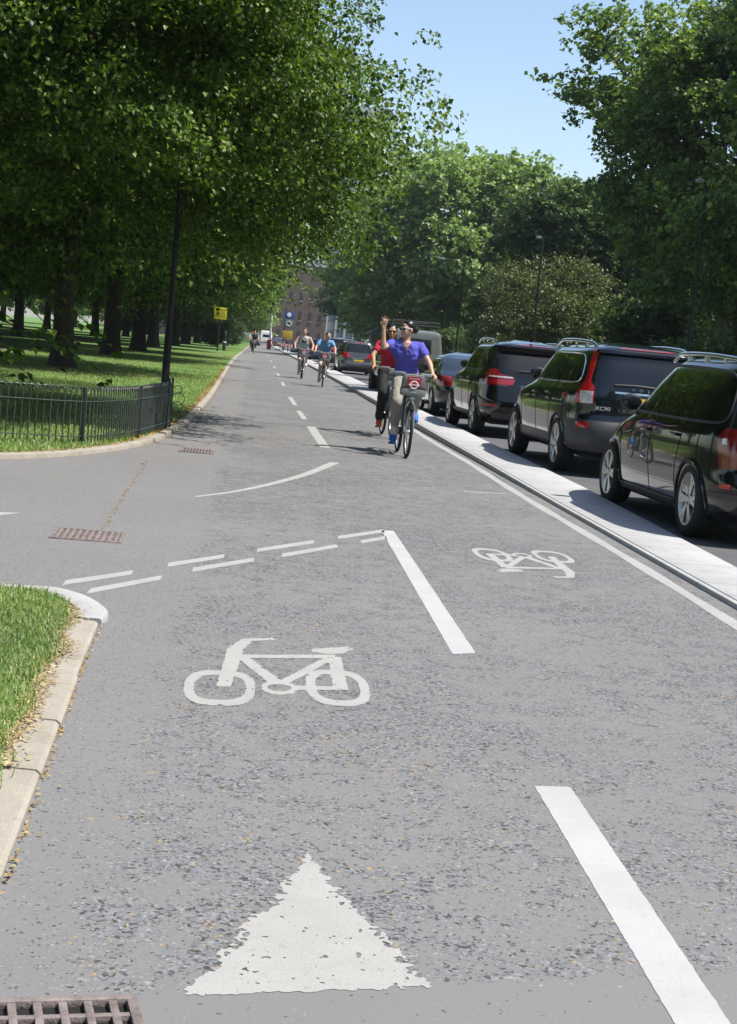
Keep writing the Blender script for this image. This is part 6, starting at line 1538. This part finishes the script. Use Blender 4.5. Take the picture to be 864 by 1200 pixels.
mb = MB(); mb.box((.45, -.1, 2.95), (.95, .05, .95), 0, bevel=.02); gp = mb.build('grey_sign', M('sign_grey', (.12, .13, .14), .5), s, 40)
mb = MB(); mb.ring((.45, -.14, 2.98), .26, .035, 'y', 24, 6); mb.build('white_ring', mt_white, gp, 50)
mb = MB(); mb.box((.4, -.1, 1.75), (1.1, .05, .9), 0, bevel=.02); mb.build('yellow_plate', M('sign_yellow', (.42, .29, .03), .5), s, 40)
s = empty('marker_pole', (1.35, 180, 0), 0, 'white pole with a red base where the island ends', 'pole')
mb = MB(); mb.tube([(0, 0, .5), (0, 0, 3.9)], .11, 10); mb.build('pole', mt_whitepaint, s, 60)
mb = MB(); mb.box((-.05, 0, .55), (.5, .4, 1.1), 0, bevel=.05); mb.build('base', mt_redpaint, s, 40)
for i, (x, y) in enumerate([(2.55, 163), (2.9, 158), (3.15, 152)]):
    s = empty('traffic_barrier', (x, y, .1), 0, f'{["farthest", "middle", "nearest"][i]} red and white barrier on the island by the blue sign', 'barrier', 'red and white barriers')
    mb = MB(); mb.box((0, 0, .62), (.5, .06, .28), 0, bevel=.01); bd = mb.build('board', mt_whitepaint, s, 40)
    mb = MB()
    for k in (-.16, .08): mb.box((k, -.035, .62), (.12, .008, .28), 0, Matrix.Rotation(.3, 3, 'Y'))
    mb.build('red_stripe', mt_redpaint, bd, None)
    for k in (-.2, .2): mb = MB(); mb.tube([(k, 0, 0), (k, 0, .55)], .025, 6); mb.build('leg', mt_iron, s, 60)
# slim grey post across the carriageway
s = empty('sign_post', (13.0, 66.5, .1), 0, 'slim plain grey post just left of the tall estate roof rail', 'post')
mb = MB(); mb.tube([(0, 0, 0), (0, 0, 2.4)], .045, 10); mb.ell((0, 0, 2.4), (.05, .05, .03)); mb.build('pole', M('galvanised', (.3, .31, .31), .5, .5), s, 60)
# --- drain gratings
def grate(loc, rz, w, l, label, nx, ny, bar=.012, sunk=.005, pit_sheet=None):
    g = empty('drain_grating', (*loc, 0), rz, label, 'drain', 'iron drain gratings')
    mb = MB(); mb.box((0, 0, -.055 + sunk), (w - .02, l - .02, .1), 0); 
    f = MB(); t = .022
    for x, y, a, b in ((0, l / 2 - t / 2, w, t), (0, -l / 2 + t / 2, w, t), (w / 2 - t / 2, 0, t, l - 2 * t - .001), (-w / 2 + t / 2, 0, t, l - 2 * t - .001)): f.box((x, y, sunk - .004), (a, b, .02), 0, bevel=.003)
    f.build('frame', mt_grate, g, 40)
    f = MB()
    for i in range(1, nx): f.box((-w / 2 + w * i / nx, 0, sunk - .005), (bar, l - 2 * t, .018), 0, bevel=.003)
    for j in range(1, ny): f.box((0, -l / 2 + l * j / ny, sunk - .0065), (w - 2 * t, bar, .018), 0, bevel=.003)
    f.build('bars', mt_grate, g, 40)
    p = MB(); p.box((0, 0, .0015), (w - t, l - t, .001), 0); p.build('pit', pit_sheet or mt_pitshade, g, None)  # flat sheet under the bars: black paints in the shaded depth, silt replaces it
    return g
grate((-.33, 2.885), .2, .46, .34, 'rusty iron drain grating with square openings beside the worn triangle', 9, 4, .018, .012)
grate((-1.0, 10.1), .03, .46, .5, 'brown slotted drain grating in the side road mouth', 11, 2, .022, .004, M('silted_pit', (.11, .085, .08), .95, var=.4, scale=20))
grate((-.60, 18.02), .0, .40, .56, 'dark slotted drain grating near the railing corner', 11, 2, .018, .008)
s = MB(); 
# --- buildings at the end of the road
mt_brick = M('brown_brick', (.105, .07, .06), .9, var=.15, scale=2); mt_conc = M('pale_concrete', (.36, .38, .40), .85, var=.06, scale=.4); mt_win = paint('window_glass', (.05, .05, .055), .2)
mt_bluewin = M('tower_window', (.16, .2, .24), .2, var=.2, scale=.5); mt_greyroof = M('grey_roof', (.26, .25, .24), .9, var=.1, scale=1)
b = empty('brick_building', (3.6, 284, 0), 0, 'long brown brick barracks at the end of the road', 'building')
mb = MB(); mb.box((0, 6, 7.5), (17, 12, 15), 0); mb.build('wall', mt_brick, b, None)
mb = MB(); mb.box((0, 6, 15.2), (17.4, 12.4, .5), 0);  mb.build('parapet', mt_conc, b, None)
for i in range(9):
    for j in range(3):
        mb = MB(); x = -7.4 + i * 1.85; mb.box((x, -.03, 2.3 + j * 3.6), (.42, .12, 1.3), 0); w = mb.build('window', mt_win, b, None)
        if j < 3: mb = MB(); mb.box((x, -.08, 1.25 + j * 3.6), (.6, .14, .1), 0); mb.build('sill', mt_conc, w, None)
b = empty('concrete_tower', (14.4, 288, 0), 0, 'tall pale concrete tower rising behind the trees', 'building')
mb = MB(); mb.box((-.5, 5, 22), (12, 10, 44), 0); mb.build('wall', mt_conc, b, None)
mb = MB()
for k in range(4): mb.box((-6.4 + k * .9, -.5, 22), (.45, 1.0, 44), 0)
for k in range(5): mb.box((-2 + k * 1.7, -.3, 22), (.3, .6, 44), 0)
mb.build('fin', mt_conc, b, None)
for j in range(13):
    mb = MB(); mb.box((.8, -.06, 3 + j * 3.1), (8.8, .2, 1.5), 0); mb.build('window', mt_bluewin, b, None)
mb = MB(); mb.box((-.5, 5, 44.5), (12.4, 10.4, 1), 0); mb.build('roof', mt_conc, b, None)
b = empty('low_terrace', (-14, 300, 0), 0, 'dark low terrace glimpsed past the end of the avenue', 'building')
mb = MB(); mb.box((0, 5, 4.5), (26, 10, 9), 0); mb.build('wall', M('dark_brick', (.09, .075, .075), .9), b, None)
mb = MB(); mb.box((0, 5, 9.2), (26.4, 10.4, .5), 0); mb.build('roof', mt_greyroof, b, None)
for i in range(8):
    mb = MB(); mb.box((-11 + i * 3.1, -.05, 5), (1.1, .15, 2), 0); mb.build('window', mt_win, b, None)
b = empty('park_lodge', (14.6, 152, .09), .0, 'low lodge with a shallow grey roof behind the bright hedge', 'building')
mb = MB(); mb.box((0, 2, 1.3), (7, 4, 2.6), 0); mb.build('wall', M('lodge_render', (.34, .31, .27), .9), b, None)
mb = MB(); mb.add([(-4, -.5, 2.55), (4, -.5, 2.55), (4, 4.5, 2.55), (-4, 4.5, 2.55), (-1.8, 2, 3.9), (1.8, 2, 3.9)], [(0, 1, 5, 4), (1, 2, 5), (2, 3, 4, 5), (3, 0, 4), (3, 2, 1, 0)]); mb.build('roof', mt_greyroof, b, None)
for x in (-2, 1.8): mb = MB(); mb.box((x, -.05, 1.5), (.9, .14, 1.1), 0); mb.build('window', mt_win, b, None)
mb = MB(); mb.box((0, -.05, 1.05), (.9, .14, 2.1), 0); mb.build('door', mt_iron, b, None)
# ================================================================== LIGHT, SKY, CAMERA
EL, AZ = RAD(60), RAD(-20)            # sun to the right (+X) and slightly behind the viewer
sdir = Vector((math.cos(EL) * math.cos(AZ), math.cos(EL) * math.sin(AZ), math.sin(EL)))
sun = bpy.data.lights.new('sun', 'SUN'); sun.energy = 4.2; sun.angle = RAD(.53); sun.color = (1, .955, .88)
so = bpy.data.objects.new('sun', sun); COL.objects.link(so); so.rotation_euler = sdir.to_track_quat('Z', 'Y').to_euler(); so.location = (30, 0, 60)
w = bpy.data.worlds.new('World'); sc.world = w; w.use_nodes = True; nt = w.node_tree
sky = nt.nodes.new('ShaderNodeTexSky'); sky.sky_type = 'NISHITA'; sky.sun_disc = False; sky.sun_elevation = EL
sky.sun_rotation = math.atan2(sdir.x, sdir.y); sky.air_density = 1.0; sky.dust_density = 1.0; sky.ozone_density = 1.0; sky.altitude = 30
bg = nt.nodes['Background']; nt.links.new(sky.outputs[0], bg.inputs['Color']); bg.inputs['Strength'].default_value = .12
# thin summer air: one closed box of even haze round the whole place
mb = MB(); mb.box((0, 570, 35.4), (1830, 1290, 73)); hz = mb.build('haze', [], None, None); hz['kind'] = 'stuff'; hz.display_type = 'WIRE'
hm = bpy.data.materials.new('haze'); hm.use_nodes = True; hn = hm.node_tree; hn.nodes.remove(hn.nodes['Principled BSDF'])
pv = hn.nodes.new('ShaderNodeVolumePrincipled'); pv.inputs['Density'].default_value = .0002; pv.inputs['Color'].default_value = (.82, .9, 1, 1); pv.inputs['Anisotropy'].default_value = .2
hn.links.new(pv.outputs[0], hn.nodes['Material Output'].inputs['Volume']); hz.data.materials.append(hm)
cam = bpy.data.cameras.new('camera'); co = bpy.data.objects.new('camera', cam); COL.objects.link(co); sc.camera = co
cam.sensor_fit = 'VERTICAL'; cam.sensor_height = 36; cam.sensor_width = 36; cam.lens = 36 * F_PX / 1200; cam.clip_start = .05; cam.clip_end = 3000
m4 = Matrix.Identity(4)
for i in range(3):
    for j in range(3): m4[i][j] = CAMR[i][j]
m4.translation = (0, 0, EYE); co.matrix_world = m4
vs_ = sc.view_settings; vs_.view_transform = 'Standard'; vs_.look = 'None'; vs_.exposure = .72; vs_.gamma = 1; vs_.use_curve_mapping = False
sc.render.engine = 'CYCLES'; c = sc.cycles
c.max_bounces = 6; c.volume_bounces = 0; c.diffuse_bounces = 3; c.glossy_bounces = 4; c.transmission_bounces = 4; c.transparent_max_bounces = 10; c.caustics_reflective = False; c.caustics_refractive = False
c.use_denoising = True; c.sample_clamp_indirect = 6
try: c.denoiser = 'OPENIMAGEDENOISE'
except Exception: pass
